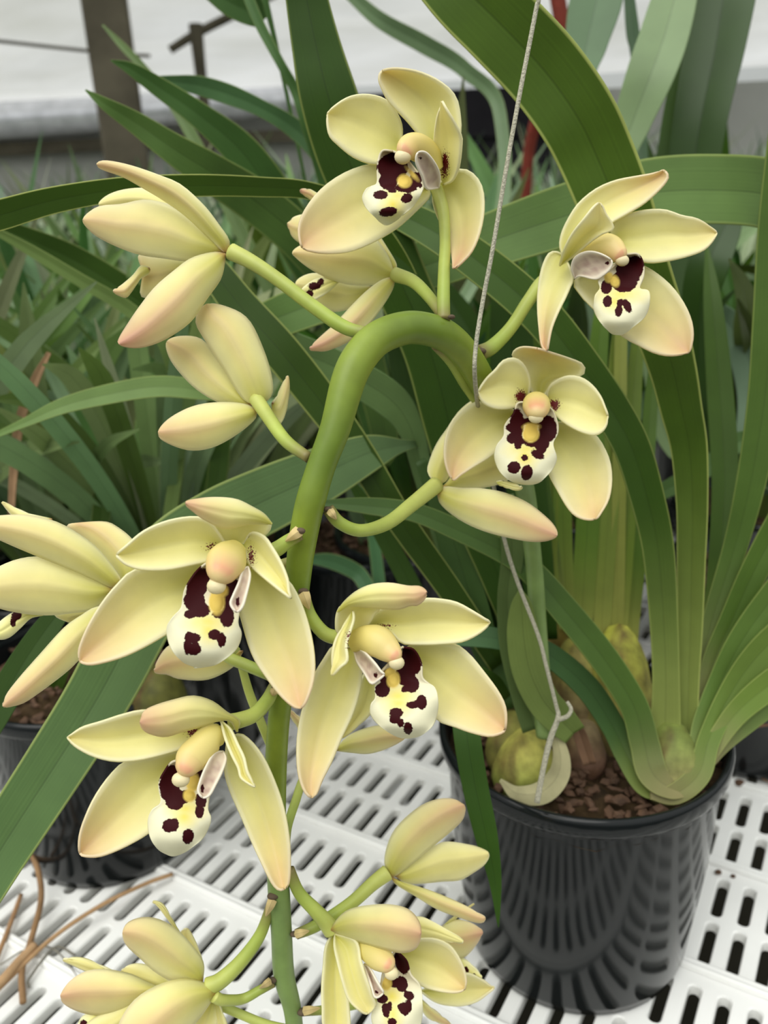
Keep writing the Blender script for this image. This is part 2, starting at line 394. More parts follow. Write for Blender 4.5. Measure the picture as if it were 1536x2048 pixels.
# ================================================================== the greenhouse around the bench
def struct(name, vs, fs, m):
    return tag(link(name, mesh(name, vs, fs), m, smooth=False), kind='structure')
vs, fs = [], []; box(vs, fs, (0, 2.0, -0.80), (9, 8, 0.1)); struct('floor', vs, fs, M_FLOOR)
WY = 3.7
vs, fs = [], []; box(vs, fs, (0, WY, 0.03), (8, 0.04, 1.56)); struct('wall_back', vs, fs, M_WALL)
# sagging plastic roof sheet rising from the eave towards the camera
vs = []; NX, NY = 60, 30
for j in range(NY+1):
    for i in range(NX+1):
        x = -4+8*i/NX; t = j/NY; y = WY-0.02-t*1.9; z = 0.86+t*1.15 - 0.05*math.sin(math.pi*t)*(1+math.cos(x*4.2)) + 0.016*noise.noise(Vector((x*3, y*3, 0)))+.02*abs(noise.noise(Vector((x*1.3+y*2, y*5, 3))))
        vs.append((x, y, z))
struct('ceiling', vs, grid_faces(NY, NX), M_SHEET)
# rolled side curtain along the eave, dark shade cloth on the right
r = tube('rolled_curtain', [(Vector((-3.9, WY-.10, .80)), .062), (Vector((-2, WY-.11, .79)), .07), (Vector((-.9, WY-.10, .80)), .06), (Vector((-.28, WY-.10, .815)), .05)], M_METAL)
tag(r, 'silver rolled plastic curtain along the eave at the left', 'curtain')
vs = []; fs = []; box(vs, fs, (.30, WY-.07, .74), (.95, .06, .17)); box(vs, fs, (.34, WY-.06, .34), (.80, .03, .70))
tag(link('shade_cloth', mesh('shade_cloth', vs, fs), M_DARK, smooth=False), 'black shade cloth hanging below the plastic roof', 'cloth')
tag(tube('roof_wire', [(P(-60, 76, 2.5), .005), (P(215, 106, 2.5), .005), (P(300, 112, 2.5), .005)], M_POST), 'thin dark wire strung across the plastic roof', 'wire')
vs = []; fs = []; box(vs, fs, (-2.0, WY-.06, .695), (3.7, .05, .045))
tag(link('gutter_board', mesh('gutter_board', vs, fs), M_POST, smooth=False), 'dark stained board under the silver rolled curtain', 'board')
# timber post
b = P(250, 290, 2.35); vs, fs = [], []; box(vs, fs, (b.x, b.y, 0.55), (.115, .115, 2.7), .2)
me = mesh('post', vs, fs); o = link('post', me, M_POST, smooth=False); bv = o.modifiers.new('b', 'BEVEL'); bv.width = .012; bv.segments = 3
tag(o, 'grey weathered timber post standing behind the plants at left', 'post')
# pipe frame with an upright stub
pf = tube('pipe_rail', [(P(340, 100, 2.6), .012), (P(395, 66, 2.6), .013), (P(470, 28, 2.6), .013), (P(560, -18, 2.6), .013)], M_POST, cols=None)
tag(pf, 'brown slanting pole tied to a short upright near the roof', 'pole')
q = P(393, 70, 2.6); tube('upright', [(q+Vector((0, 0, .03)), .02), (q, .021), (q-Vector((0, 0, .25)), .017), (q-Vector((0, 0, 1.3)), .017)], M_POST, pf)

# ------------------------------------------------------------------ slotted bench top
AZ = math.radians(31.2); DV = Vector((math.sin(AZ), math.cos(AZ), 0)); DR = Vector((math.cos(AZ), -math.sin(AZ), 0))
SX = 0.01804; OX = 0.0062
bench = empty('slatted_bench', (0.0, 0.6, 0.0)); tag(bench, 'white plastic bench top with rows of long slots under the pots', 'bench')
def tray(k):
    """one moulded strip between two ribs: two rows of slots"""
    r0 = 0.3513+0.1014*k; vs = []; fs = []; TH = 0.0080; index = {}
    def pt(u, v, z): p = DR*u+DV*v; return (p.x, p.y, z)
    hw, hl = 0.0040, 0.0192; NS = 6
    rows = [(r0+0.0240, r0+0.004, r0+0.0462), (r0+0.0685, r0+0.0462, r0+0.0974)]
    span = (-80, 45)
    for cv, v0, v1 in rows:
        for n in range(*span):
            cu = OX+(n)*SX; u0, u1 = cu-SX/2, cu+SX/2
            c3 = DR*cu+DV*cv
            if c3.y < .12 or c3.y > 1.55 or abs(c3.x) > .95: continue
            ring = []
            for s in range(NS+1):
                a = math.pi*s/NS; ring.append((cu+hw*math.cos(a), cv+hl-hw+hw*math.sin(a)))
            for s in range(NS+1):
                a = math.pi+math.pi*s/NS; ring.append((cu+hw*math.cos(a), cv-hl+hw+hw*math.sin(a)))
            m = len(ring); outer = []
            for x, y in ring:
                if y > cv: yy = v1; xx = cu+(x-cu)*SX/2/hw
                else: yy = v0; xx = cu+(x-cu)*SX/2/hw
                outer.append((xx, yy))
            # put the side midpoints at cell corners
            o = len(vs)
            for x, y in outer: vs.append(pt(x, y, 0))
            for x, y in ring: vs.append(pt(cu+(x-cu)*1.22, cv+(y-cv)*1.04, 0))
            for x, y in ring: vs.append(pt(cu+(x-cu)*1.0, cv+(y-cv)*1.0, -0.0012))
            for x, y in ring: vs.append(pt(cu+(x-cu)*.93, cv+(y-cv)*.985, -TH))
            for x, y in outer: vs.append(pt(x, y, -TH))
            for lay in range(4):
                a0, b0 = o+lay*m, o+(lay+1)*m
                for s in range(m): fs.append((a0+s, a0+(s+1) % m, b0+(s+1) % m, b0+s))
            # side strips of the cell (u0..corner) are covered because outer corners reach the cell edge
    # raised rib
    us = [x*.02-1.1 for x in range(101)]
    prof = [(-.0042, 0.0002), (-.0034, .0030), (-.0022, .0038), (0, .0034), (.0022, .0038), (.0034, .0030), (.0042, .0002)]
    o = len(vs); cnt = 0
    for u in us:
        p = DR*u+DV*r0
        if p.y < .1 or p.y > 1.6 or abs(p.x) > 1.0: continue
        for dv_, z in prof: vs.append(pt(u, r0+dv_, z))
        cnt += 1
    for i in range(cnt-1):
        for j in range(6): fs.append((o+i*7+j, o+i*7+j+1, o+(i+1)*7+j+1, o+(i+1)*7+j))
    if not vs: return
    ob = link('slotted_panel', mesh('slotted_panel', vs, fs), M_BENCH, bench, smooth=False)
for k in range(-5, 13): tray(k)

# ------------------------------------------------------------------ pots
def make_pot(root, cx, cy, h=.167, r0=.075, r1=.090):
    s = r1/.09
    prof = [(0.001, .004), (r0*.86, .004), (r0*.9, .0), (r0*.97, .002), (r0, .010), (r0+(r1-r0)*.5, h*.5), (r1-.0045*s, h*.90), (r1-.004*s, h-.013), (r1-.0005, h-.0125),
            (r1+.0005, h-.010), (r1+.0008, h-.003), (r1-.0005, h), (r1-.003, h), (r1-.0045, h-.003), (r1-.006, h*.8), (r0-.002, .02)]
    lathe('pot', prof, cx, cy, M_POT, root, 96)
def make_soil(root, cx, cy, z, r, seed):
    rnd = random.Random(seed); vs = []; fs = []; n = 26
    vs.append((cx, cy, z+.004))
    for i in range(1, n+1):
        for s in range(48):
            a = 2*math.pi*s/48; rr = r*i/n; p = Vector((cx+rr*math.cos(a), cy+rr*math.sin(a), 0))
            vs.append((p.x, p.y, z+.006*noise.noise(p*70)+.004*noise.noise(p*190)-.004*(i/n)**4))
    for s in range(48): fs.append((0, 1+s, 1+(s+1) % 48))
    for i in range(n-1):
        for s in range(48): fs.append((1+i*48+s, 1+(i+1)*48+s, 1+(i+1)*48+(s+1) % 48, 1+i*48+(s+1) % 48))
    link('potting_mix', mesh('potting_mix', vs, fs), M_BARK, root)
    bm = bmesh.new()
    for _ in range(420):
        a = rnd.uniform(0, 6.28); rr = r*.95*math.sqrt(rnd.random()); q = Vector((cx+rr*math.cos(a), cy+rr*math.sin(a), z+rnd.uniform(.001, .007)))
        res = bmesh.ops.create_icosphere(bm, subdivisions=1, radius=1)
        Mx = Matrix.Translation(q) @ Matrix.Rotation(rnd.uniform(0, 6.28), 4, 'Z') @ Matrix.Rotation(rnd.uniform(-.6, .6), 4, 'X') @ Matrix.Diagonal((rnd.uniform(.002, .0065), rnd.uniform(.0015, .004), rnd.uniform(.001, .003), 1))
        for v in res['verts']: v.co = Mx @ (v.co*rnd.uniform(.75, 1.2))
    me = bpy.data.meshes.new('bark_chips'); bm.to_mesh(me); bm.free()
    tag(link('bark_chips', me, M_CHIP, root, smooth=False), kind='stuff')
PX, PY = .119, .4538
main = empty('potted_orchid', (PX, PY, 0))
tag(main, 'flowering orchid in a shiny black plastic pot, cream blossoms with maroon lips in front', 'potted orchid')
make_pot(main, PX, PY); make_soil(main, PX, PY, .150, .0855, 3)
P2X, P2Y = -.236, .578
left = empty('potted_orchid', (P2X, P2Y, 0))
tag(left, 'flowerless orchid in a black pot standing at the lower left of the slotted bench', 'potted orchid')
make_pot(left, P2X, P2Y, .160, .074, .088); make_soil(left, P2X, P2Y, .145, .083, 5)

# ------------------------------------------------------------------ pseudobulbs of the main plant
def bulb(root, x, y, z, rx, ry, rz, col, rot=0, flat=.7, top=None, name='pseudobulb'):
    c = onz(x, y, z); v, f = ellipsoid(Vector((0, 0, 0)), (RT*rx, FW.cross(RT)*-rz, FW*ry), 24, 18); cs = []; c1, c2 = s2l(col), s2l(top or col)
    vv = []
    R = Matrix.Rotation(math.radians(rot), 3, FW)
    for p in v:
        n = noise.noise(p*60); t = sstep(-.6, .8, p.dot(UP)/rz); w = 1-.25*t
        q = Vector(p)*1.0; q = q - RT*(q.dot(RT)*(1-w)); q *= 1+.05*noise.noise(p*90)+.02*noise.noise(p*300)
        q = R @ q; vv.append(c+q); cs.append(mixc(mixc(c1, c2, t), s2l((88, 64, 38)), .75*sstep(.05, .35, n)*(.5+.5*abs(noise.noise(p*170))*2)))
    return link(name, mesh(name, vv, f, cs), M_BULB, root)
bulb(main, 1340, 1528, .168, .0205, .018, .026, (142, 134, 88), top=(112, 124, 60))
bulb(main, 1052, 1535, .160, .022, .022, .024, (120, 132, 60), top=(176, 170, 84))
bulb(main, 1236, 1400, .172, .026, .024, .050, (138, 124, 78), top=(166, 166, 66))
bulb(main, 1158, 1395, .168, .024, .022, .044, (150, 126, 98), top=(150, 146, 70))
bulb(main, 1120, 1262, .190, .018, .018, .032, (170, 140, 84), top=(196, 184, 84))
bulb(main, 1000, 1395, .170, .022, .020, .036, (84, 70, 44), top=(110, 112, 56))
bulb(main, 1025, 1490, .164, .018, .016, .022, (100, 96, 48), top=(130, 128, 60))
bulb(main, 1170, 1500, .160, .014, .014, .020, (132, 100, 84), top=(120, 104, 72))
# ring of leaf bases that cup the front bulb
def L_(pts, col, **k): return leaf('leaf', pts, k.pop('root', main), col, **k)
# the two tall leaves
L_([(1330, 1560, 60, .460), (1330, 1478, 60, .461), (1332, 1369, 52, .458), (1328, 1252, 54, .455), (1316, 1095, 62, .448), (1290, 978, 68, .440), (1262, 890, 72, .434), (1220, 815, 76, .430),
    (1165, 735, 78, .426), (1100, 650, 80, .424), (1040, 590, 80, .424), (960, 525, 78, .426), (880, 470, 70, .43), (800, 430, 56, .44), (720, 410, 20, .45)], LDK, basec=(150, 160, 84), edge=.35)
L_([(1372, 1540, 44, .468), (1374, 1470, 42, .468), (1376, 1369, 42, .466), (1380, 1252, 48, .462), (1382, 1134, 54, .455), (1384, 1017, 60, .447), (1378, 900, 70, .438), (1362, 820, 80, .43), (1345, 740, 90, .42),
    (1318, 650, 104, .41), (1275, 540, 122, .40), (1230, 410, 140, .39), (1190, 310, 146, .385), (1150, 230, 150, .38), (1085, 140, 152, .378), (1000, 50, 152, .376), (930, -20, 150, .376), (850, -110, 140, .378), (740, -200, 100, .38), (660, -250, 10, .38)],
   (78, 108, 28), basec=(146, 158, 82), edge=.7, roll=-12, colb=(88, 118, 36))
# lower leaves leaning left over the rim
L_([(1375, 1582, 20, .448), (1340, 1575, 44, .446), (1305, 1545, 60, .448), (1289, 1486, 58, .452), (1266, 1408, 56, .452), (1203, 1310, 58, .446), (1117, 1205, 56, .440), (1060, 1140, 50, .44), (1010, 1105, 46, .44), (920, 1062, 42, .44), (830, 1025, 38, .44), (740, 1012, 34, .44), (640, 1006, 12, .44)],
   (92, 122, 44), basec=(152, 144, 96), edge=.2, colb=(84, 114, 60))
L_([(1330, 1590, 20, .450), (1290, 1570, 44, .452), (1254, 1509, 48, .460), (1225, 1450, 48, .462), (1170, 1370, 50, .458), (1086, 1302, 46, .45), (1000, 1278, 42, .45), (900, 1268, 44, .455), (800, 1262, 30, .46), (720, 1250, 8, .46)], (80, 112, 46), basec=(130, 142, 70), colb=(76, 116, 76))
# fan at the right
for pts, c in (
    ([(1398, 1500, 20, .470), (1392, 1420, 26, .472), (1400, 1340, 32, .474), (1425, 1240, 38, .475), (1470, 1095, 46, .47), (1503, 960, 56, .46), (1530, 800, 66, .45), (1545, 640, 74, .44), (1556, 450, 74, .43), (1570, 260, 60, .42)], (92, 122, 50)),
    ([(1400, 1510, 24, .468), (1408, 1420, 34, .47), (1425, 1330, 42, .472), (1465, 1240, 48, .47), (1510, 1140, 52, .465), (1570, 1030, 56, .46), (1650, 900, 50, .45)], (88, 118, 42)),
    ([(1320, 1592, 24, .450), (1365, 1575, 44, .448), (1398, 1520, 48, .452), (1408, 1450, 44, .460), (1440, 1370, 48, .468), (1480, 1290, 54, .465), (1536, 1210, 58, .46), (1620, 1110, 60, .45), (1720, 1000, 40, .44)], (104, 134, 58)),
    ([(1300, 1588, 20, .448), (1350, 1588, 40, .446), (1398, 1548, 44, .448), (1418, 1480, 42, .455), (1455, 1400, 46, .462), (1505, 1325, 54, .46), (1570, 1260, 56, .455), (1680, 1170, 40, .45)], (112, 138, 58)),
    ([(1400, 1548, 26, .455), (1428, 1490, 36, .456), (1475, 1425, 44, .458), (1540, 1370, 54, .455), (1630, 1310, 50, .45)], (120, 146, 62)),
    ([(1418, 1530, 16, .46), (1445, 1490, 30, .465), (1485, 1455, 34, .468), (1540, 1410, 40, .47), (1630, 1350, 36, .47)], (126, 150, 74))):
    L_(pts, c, basec=(152, 146, 98), edge=.25, roll=16)
for pts, c in (([(1392, 1400, 20, .50), (1420, 1260, 34, .51), (1440, 1120, 44, .52), (1450, 960, 50, .53), (1440, 780, 50, .54), (1425, 600, 34, .55), (1412, 480, 2, .56)], (70, 100, 24)),
               ([(1410, 1440, 20, .50), (1480, 1300, 36, .50), (1560, 1170, 44, .50), (1660, 1020, 40, .50)], (74, 104, 22)),
               ([(1420, 1470, 20, .49), (1500, 1370, 34, .49), (1600, 1290, 44, .49)], (96, 124, 28))):
    L_(pts, c, basec=(120, 130, 60))
# broad pale leaf sweeping across at the right
L_([(1620, 560, 60, .47), (1600, 430, 110, .455), (1536, 388, 128, .45), (1420, 378, 130, .448), (1300, 384, 128, .448), (1190, 412, 122, .45), (1100, 440, 118, .452), (990, 478, 108, .458), (880, 520, 100, .466), (760, 560, 92, .474),
    (640, 602, 86, .482), (540, 640, 76, .49), (470, 668, 40, .495), (430, 690, 6, .50)], (120, 150, 82), fold=.10, roll=20, edge=.3, colb=(98, 132, 60))
# upright folded leaf at the top centre
L_([(600, -140, 50, .40), (606, -60, 80, .405), (613, -5, 84, .41), (632, 90, 98, .415), (656, 190, 116, .42), (690, 300, 122, .43), (735, 410, 118, .44), (800, 560, 112, .45), (860, 700, 108, .46), (900, 850, 104, .47), (940, 1000, 90, .48), (1000, 1160, 70, .485), (1060, 1330, 50, .49), (1080, 1430, 40, .49)],
   (64, 94, 30), fold=-.22, roll=0, edge=.3, colb=(52, 84, 18))
# long leaf arching over at the left
L_([(-80, 448, 60, .36), (0, 430, 58, .365), (110, 400, 50, .37), (254, 377, 44, .375), (400, 371, 42, .385), (520, 374, 38, .40), (620, 382, 34, .415), (720, 420, 32, .43), (800, 520, 34, .445), (860, 680, 40, .46), (920, 900, 44, .475), (1000, 1150, 44, .485), (1070, 1380, 40, .49)],
   (66, 96, 24), fold=.05, roll=6, edge=.9)
# dark blade hanging in front of the pot
L_([(1010, 1400, 30, .47), (985, 1370, 44, .455), (950, 1360, 52, .43), (932, 1400, 56, .415), (934, 1470, 54, .405), (950, 1570, 52, .402), (972, 1670, 46, .40), (990, 1760, 26, .40), (997, 1854, 3, .40)], (60, 96, 26), fold=.06, roll=5)
# leaves crossing the middle behind the stem
for pts, c, k in (
    ([(430, 610, 16, .50), (500, 655, 44, .495), (590, 700, 66, .49), (690, 745, 70, .485), (780, 800, 70, .485), (822, 860, 50, .49), (850, 960, 40, .50), (900, 1120, 36, .505), (980, 1300, 36, .505)], (112, 142, 84), dict(roll=20)),
    ([(360, 450, 20, .46), (420, 530, 58, .455), (480, 610, 72, .455), (560, 700, 78, .455), (640, 800, 74, .46), (720, 910, 64, .465), (800, 1040, 56, .47), (900, 1180, 50, .48), (1000, 1330, 44, .485)], (56, 84, 18), dict(roll=-10, edge=.5)),
    ([(780, 500, 60, .50), (820, 620, 110, .50), (850, 760, 130, .50), (880, 900, 120, .50), (910, 1030, 100, .50), (950, 1160, 80, .50), (1010, 1300, 60, .50)], (46, 76, 12), dict(roll=5)),
    ([(1010, 500, 40, .51), (1020, 640, 80, .51), (1030, 800, 90, .51), (1050, 960, 80, .51), (1070, 1110, 70, .51), (1090, 1280, 50, .51)], (54, 86, 20), dict(roll=8)),
    ([(700, 960, 14, .50), (750, 1040, 34, .50), (800, 1130, 40, .50), (850, 1230, 40, .50), (900, 1330, 36, .50), (960, 1420, 30, .50)], (64, 96, 30), dict()),
    ([(840, 920, 20, .49), (880, 1000, 50, .49), (915, 1110, 66, .49), (945, 1210, 62, .49), (975, 1310, 52, .49), (1010, 1420, 36, .49)], (70, 100, 46), dict(roll=12)),
    ([(1130, 640, 30, .54), (1150, 760, 60, .54), (1180, 900, 80, .54), (1200, 1040, 74, .54), (1215, 1160, 56, .54), (1220, 1270, 40, .54)], (58, 90, 24), dict(roll=10, basec=None)),
    ([(1000, 520, 16, .56), (1040, 640, 36, .56), (1100, 800, 46, .55), (1150, 960, 48, .55), (1190, 1120, 44, .55), (1210, 1250, 36, .55)], (96, 126, 40), dict())):
    L_(pts, c, **k)
# yellow-green upright leaf bases around the rear bulbs
for x0, y0, x1, y1, w, c in ((1090, 1200, 1100, 880, 40, (122, 142, 44)), (1130, 1200, 1120, 860, 34, (108, 136, 40)), (1165, 1215, 1185, 900, 44, (96, 130, 34)), (1205, 1220, 1225, 900, 36, (126, 146, 56)),
                             (1240, 1220, 1258, 960, 36, (110, 134, 40)), (1265, 1230, 1290, 980, 30, (84, 116, 30)), (1110, 1180, 1070, 900, 38, (84, 116, 40)), (1235, 1230, 1240, 820, 26, (150, 158, 70))):
    L_([(x0, y0+60, w*.7, .525), (x0, y0, w, .525), ((x0+x1)/2, (y0+y1)/2, w*1.05, .525), (x1, y1, w, .53), (x1+(x1-x0)*.5, y1-180, w*.9, .54), (x1+(x1-x0)*1.3, y1-340, w*.5, .55), (x1+(x1-x0)*1.6, y1-440, 2, .56)], c, basec=(164, 166, 84), roll=10)
# bract leaf at the foot of the flower stem
L_([(1040, 1176, 2, .425), (1043, 1210, 42, .425), (1046, 1270, 64, .428), (1058, 1340, 66, .432), (1085, 1400, 62, .437), (1120, 1440, 62, .442), (1150, 1462, 50, .446)], (128, 148, 74), fold=.25, roll=8, name='bract') if False else \
leaf('bract', [(1040, 1176, 2, .425), (1043, 1210, 42, .425), (1046, 1270, 64, .428), (1058, 1340, 68, .432), (1085, 1400, 66, .437), (1120, 1440, 64, .442), (1150, 1470, 50, .446)], main, (130, 150, 78), fold=.25, roll=8)
leaf('bract', [(1070, 1460, 50, .45), (1050, 1380, 60, .447), (1024, 1290, 50, .444), (1015, 1200, 40, .442), (1025, 1110, 44, .438), (1020, 1040, 44, .436), (1012, 990, 30, .435)], main, (104, 126, 70), fold=.2, roll=8)
leaf('dry_sheath', [(1150, 1440, 6, .455), (1160, 1470, 26, .455), (1180, 1530, 26, .455)], main, (120, 92, 70), m=M_DRY, fold=.3) if True else leaf('x', [(1150, 1380, 10, .455), (1175, 1450, 40, .452), (1195, 1510, 40, .452), (1215, 1560, 36, .455)], main, (150, 112, 84), m=M_DRY, fold=.3)
leaf('dry_sheath', [(1085, 1440, 8, .452), (1118, 1490, 26, .450), (1120, 1545, 40, .448), (1085, 1585, 44, .448), (1035, 1588, 30, .450), (1000, 1560, 6, .452)], main, (176, 170, 130), m=M_DRY, fold=-.4)

# ------------------------------------------------------------------ left plant leaves
leaf('leaf', [(1040, 1360, 30, .495), (1000, 1180, 44, .502), (945, 1010, 46, .506), (888, 915, 34, .504), (846, 890, 14, .497), (805, 891, 26, .485), (740, 905, 74, .465), (640, 950, 112, .445), (530, 1000, 132, .425), (430, 1050, 140, .41), (340, 1120, 146, .40), (275, 1240, 138, .39), (225, 1340, 132, .383), (180, 1420, 128, .378), (110, 1530, 124, .37), (0, 1700, 116, .36), (-90, 1850, 96, .35), (-190, 2010, 30, .35)],
     main, (108, 136, 90), fold=.08, roll=8, edge=.4, colb=(92, 126, 62))
leaf('leaf', [(500, 798, 20, .50), (400, 780, 38, .49), (310, 773, 42, .485), (200, 792, 38, .48), (120, 814, 30, .475), (50, 845, 18, .475), (-30, 880, 8, .48)], left, (128, 158, 88), roll=20, edge=.3)
leaf('leaf', [(160, 1180, 10, .40), (110, 1235, 44, .40), (50, 1320, 56, .40), (0, 1410, 58, .40), (-60, 1530, 40, .40)], left, (66, 94, 40))
for pts, c in (([(-40, 440, 30, .55), (60, 480, 46, .56), (150, 522, 58, .57), (260, 590, 60, .58), (340, 650, 54, .59), (420, 730, 44, .60), (440, 900, 40, .62), (400, 1150, 36, .64)], (66, 96, 32)),
               ([(-30, 452, 12, .53), (60, 500, 22, .54), (160, 560, 26, .55), (260, 620, 28, .56), (330, 690, 26, .57), (360, 850, 26, .6), (330, 1100, 26, .63)], (128, 154, 84)),
               ([(170, 460, 20, .72), (185, 600, 46, .72), (205, 760, 50, .72), (225, 900, 48, .72), (235, 1040, 40, .72)], (104, 134, 84)),
               ([(330, 700, 20, .68), (300, 800, 40, .68), (285, 900, 42, .68), (265, 1000, 42, .68), (250, 1120, 36, .68)], (104, 138, 70)),
               ([(45, 1500, 20, .60), (100, 1400, 30, .60), (135, 1300, 30, .60), (170, 1200, 34, .61), (200, 1050, 36, .62), (210, 900, 30, .63)], (70, 100, 30)),
               ([(180, 1420, 24, .63), (230, 1300, 34, .62), (290, 1200, 40, .61), (380, 1100, 40, .60), (470, 1010, 34, .6)], (60, 90, 30))):
    leaf('leaf', pts, left, c, roll=15, edge=.2)
bulb(left, 320, 1400, .155, .022, .02, .026, (84, 84, 36))
bulb(left, 200, 1380, .150, .02, .02, .028, (90, 84, 44))

# ------------------------------------------------------------------ middle-distance plants (each in its own pot)
def far_orchid(cx, cy, n, hgt, seed, label, group, split, cset, z0=0.0, potted=True, spread=1.0, wmul=1.0):
    rnd = random.Random(seed); root = empty('potted_orchid', (cx, cy, z0)); tag(root, label, 'potted orchid', group)
    prof = [(0.001, .003), (.072, .003), (.075, .01), (.088, .155), (.092, .156), (.092, .167), (.087, .167), (.084, .14), (0.001, .14)]
    o = lathe('pot', [(r, z+z0) for r, z in prof], cx, cy, M_POT, root, 32)
    lathe('potting_mix', [(0.001, .150+z0), (.04, .152+z0), (.086, .148+z0)], cx, cy, M_BARK, root, 32)
    allv, allf, allc = [], [], []
    for i in range(n):
        a = rnd.uniform(0, 2*math.pi); lean = rnd.uniform(.08, .5)*spread; h = hgt*rnd.uniform(.7, 1.1); w = rnd.uniform(.009, .016); dro = rnd.uniform(.0, .35)
        w *= wmul; ctl = []; c = rnd.choice(cset); c = tuple(max(0, v+rnd.randint(-10, 10)) for v in c)
        for k in range(6):
            t = k/5; rr = .02+lean*h*(t**1.5); z = z0+.14+h*t-dro*h*t**3.2
            ctl.append((cx+rr*math.cos(a), cy+rr*math.sin(a), z, w*(0.55+.9*math.sin(math.pi*min(1, .12+.75*t))) if k < 5 else .0005))
        if split:
            ribbon('leaf', ctl, root, c, roll=rnd.uniform(-35, 35), fold=.2, m=M_FAR, solid=0, n=3, basec=(120, 136, 70))
        else:
            d = crs(ctl, 2); off = len(allv); tw = rnd.uniform(-.6, .6)
            for q in d:
                sx = Vector((-math.sin(a+tw), math.cos(a+tw), 0)); p = Vector(q[:3])
                for v in (-1, 0, 1): allv.append(p+sx*q[3]*v-Vector((0, 0, q[3]*.3*(1-abs(v))))); allc.append(s2l(c))
            allf += grid_faces(len(d)-1, 2, off)
    if not split: link('foliage', mesh('foliage', allv, allf, allc), M_FAR, root)
G1 = [(112, 136, 84), (130, 152, 100), (150, 170, 124), (84, 112, 54), (118, 144, 84)]
G2 = [(124, 146, 112), (104, 128, 88), (156, 174, 140), (84, 108, 70), (136, 156, 118)]  # far-row greens, lightened and greyed so distance haze sits in the leaf colour
DKG = [(50, 80, 24), (62, 94, 30), (44, 72, 20), (76, 108, 40)]
MIDN = {-2: 'far left', -1: 'left', 0: 'middle', 1: 'right'}
mid = [(-.42, .70, 1), (-.31, .74, 1), (-.20, .70, 1), (-.46, .80, 1), (-.33, .93, 1), (-.16, .84, 1), (.04, .80, 0), (.20, .86, 0), (.40, .84, 0), (.58, .90, 0), (-.56, 1.02, 1), (-.42, 1.14, 1), (-.24, 1.06, 1), (-.06, 1.10, 0), (.10, 1.16, 0), (.28, 1.12, 0), (.48, 1.18, 0), (-.62, 1.28, 1), (-.34, 1.3, 1)]
for i, (x, y, L) in enumerate(mid):
    far_orchid(x, y, 52 if L else 36, (.34 if y < 1 else .36) if L else (.34 if y < 1 else .42), 40+i, 'leafy orchid plant in a black pot, one of the nearer rows behind the flowers', 'nearer background orchids', True, G1 if L else (DKG if y < 1 else DKG+G1), wmul=.40 if L else .6, spread=1.7 if L else 1.2)
k = 0
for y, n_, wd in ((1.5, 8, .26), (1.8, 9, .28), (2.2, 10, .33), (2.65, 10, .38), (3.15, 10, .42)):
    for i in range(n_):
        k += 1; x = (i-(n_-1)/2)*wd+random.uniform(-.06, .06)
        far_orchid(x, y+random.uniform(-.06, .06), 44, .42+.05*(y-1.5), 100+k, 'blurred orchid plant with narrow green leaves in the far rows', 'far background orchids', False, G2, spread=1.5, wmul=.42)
# far benches carrying them
for y0, y1 in ((1.42, 2.08), (2.14, 2.94), (3.0, 3.4)):
    vs, fs = [], []; box(vs, fs, (0, (y0+y1)/2, -.012), (4.2, y1-y0, .02))
    for sx in (-2, 0, 2):
        for yy in (y0+.05, y1-.05): box(vs, fs, (sx, yy, -.38), (.04, .04, .74))
    tag(link('bench', mesh('bench', vs, fs), M_BENCH, smooth=False), 'white bench under the rows of background orchids, %s' % ('nearest of three' if y0 < 2 else 'middle of three' if y0 < 2.5 else 'farthest of three'), 'bench')

# big blurred leaves rising at the upper right, and the ones at the upper left: a plant just behind
back = empty('potted_orchid', (.33, .66, 0)); tag(back, 'tall wide-leaved orchid at the upper right, pale and dark upright leaves', 'potted orchid')
o = lathe('pot', [(0.001, .003), (.072, .003), (.075, .01), (.088, .155), (.092, .156), (.092, .167), (.087, .167), (.084, .14), (0.001, .14)], .33, .66, M_POT, back, 48)
make_soil(back, .33, .66, .150, .084, 8)
for pts, c in (([(1370, -100, 50, .62), (1352, -20, 84, .62), (1328, 70, 96, .62), (1300, 150, 94, .62), (1266, 240, 76, .63), (1240, 330, 56, .64), (1250, 480, 44, .66), (1300, 700, 40, .68), (1350, 900, 36, .70)], (136, 160, 112)),
               ([(1470, -100, 90, .66), (1446, -10, 124, .66), (1428, 100, 116, .66), (1402, 230, 104, .66), (1384, 360, 96, .67), (1376, 520, 84, .68), (1372, 700, 70, .69), (1372, 880, 60, .70)], (58, 84, 36)),
               ([(1412, -60, 40, .68), (1378, 120, 56, .68), (1350, 260, 56, .69), (1330, 420, 50, .70), (1340, 640, 44, .71), (1360, 860, 40, .72)], (70, 98, 40)),
               ([(1210, -90, 80, .70), (1192, 0, 104, .70), (1172, 90, 84, .70), (1158, 170, 60, .70), (1170, 330, 50, .72), (1240, 600, 44, .74), (1320, 860, 40, .75)], (94, 124, 84)),
               ([(1255, -40, 18, .74), (1265, 60, 26, .74), (1275, 130, 24, .74), (1290, 400, 22, .75), (1330, 800, 22, .75)], (96, 124, 90)),
               ([(1480, 380, 10, .60), (1452, 450, 60, .60), (1420, 520, 80, .60), (1400, 600, 70, .61), (1396, 720, 60, .63), (1400, 860, 50, .65)], (46, 74, 20)),
               ([(1400, 590, 10, .70), (1450, 640, 50, .70), (1490, 700, 66, .70), (1510, 790, 66, .70), (1500, 880, 56, .70), (1480, 980, 40, .70)], (116, 142, 112)),
               ([(1160, 1010, 10, .62), (1240, 1010, 26, .62), (1330, 980, 34, .62), (1420, 930, 40, .62), (1500, 880, 36, .63)], (84, 116, 56))):
    leaf('leaf', pts, back, c, roll=10, m=M_FAR, base=(.33, .66))
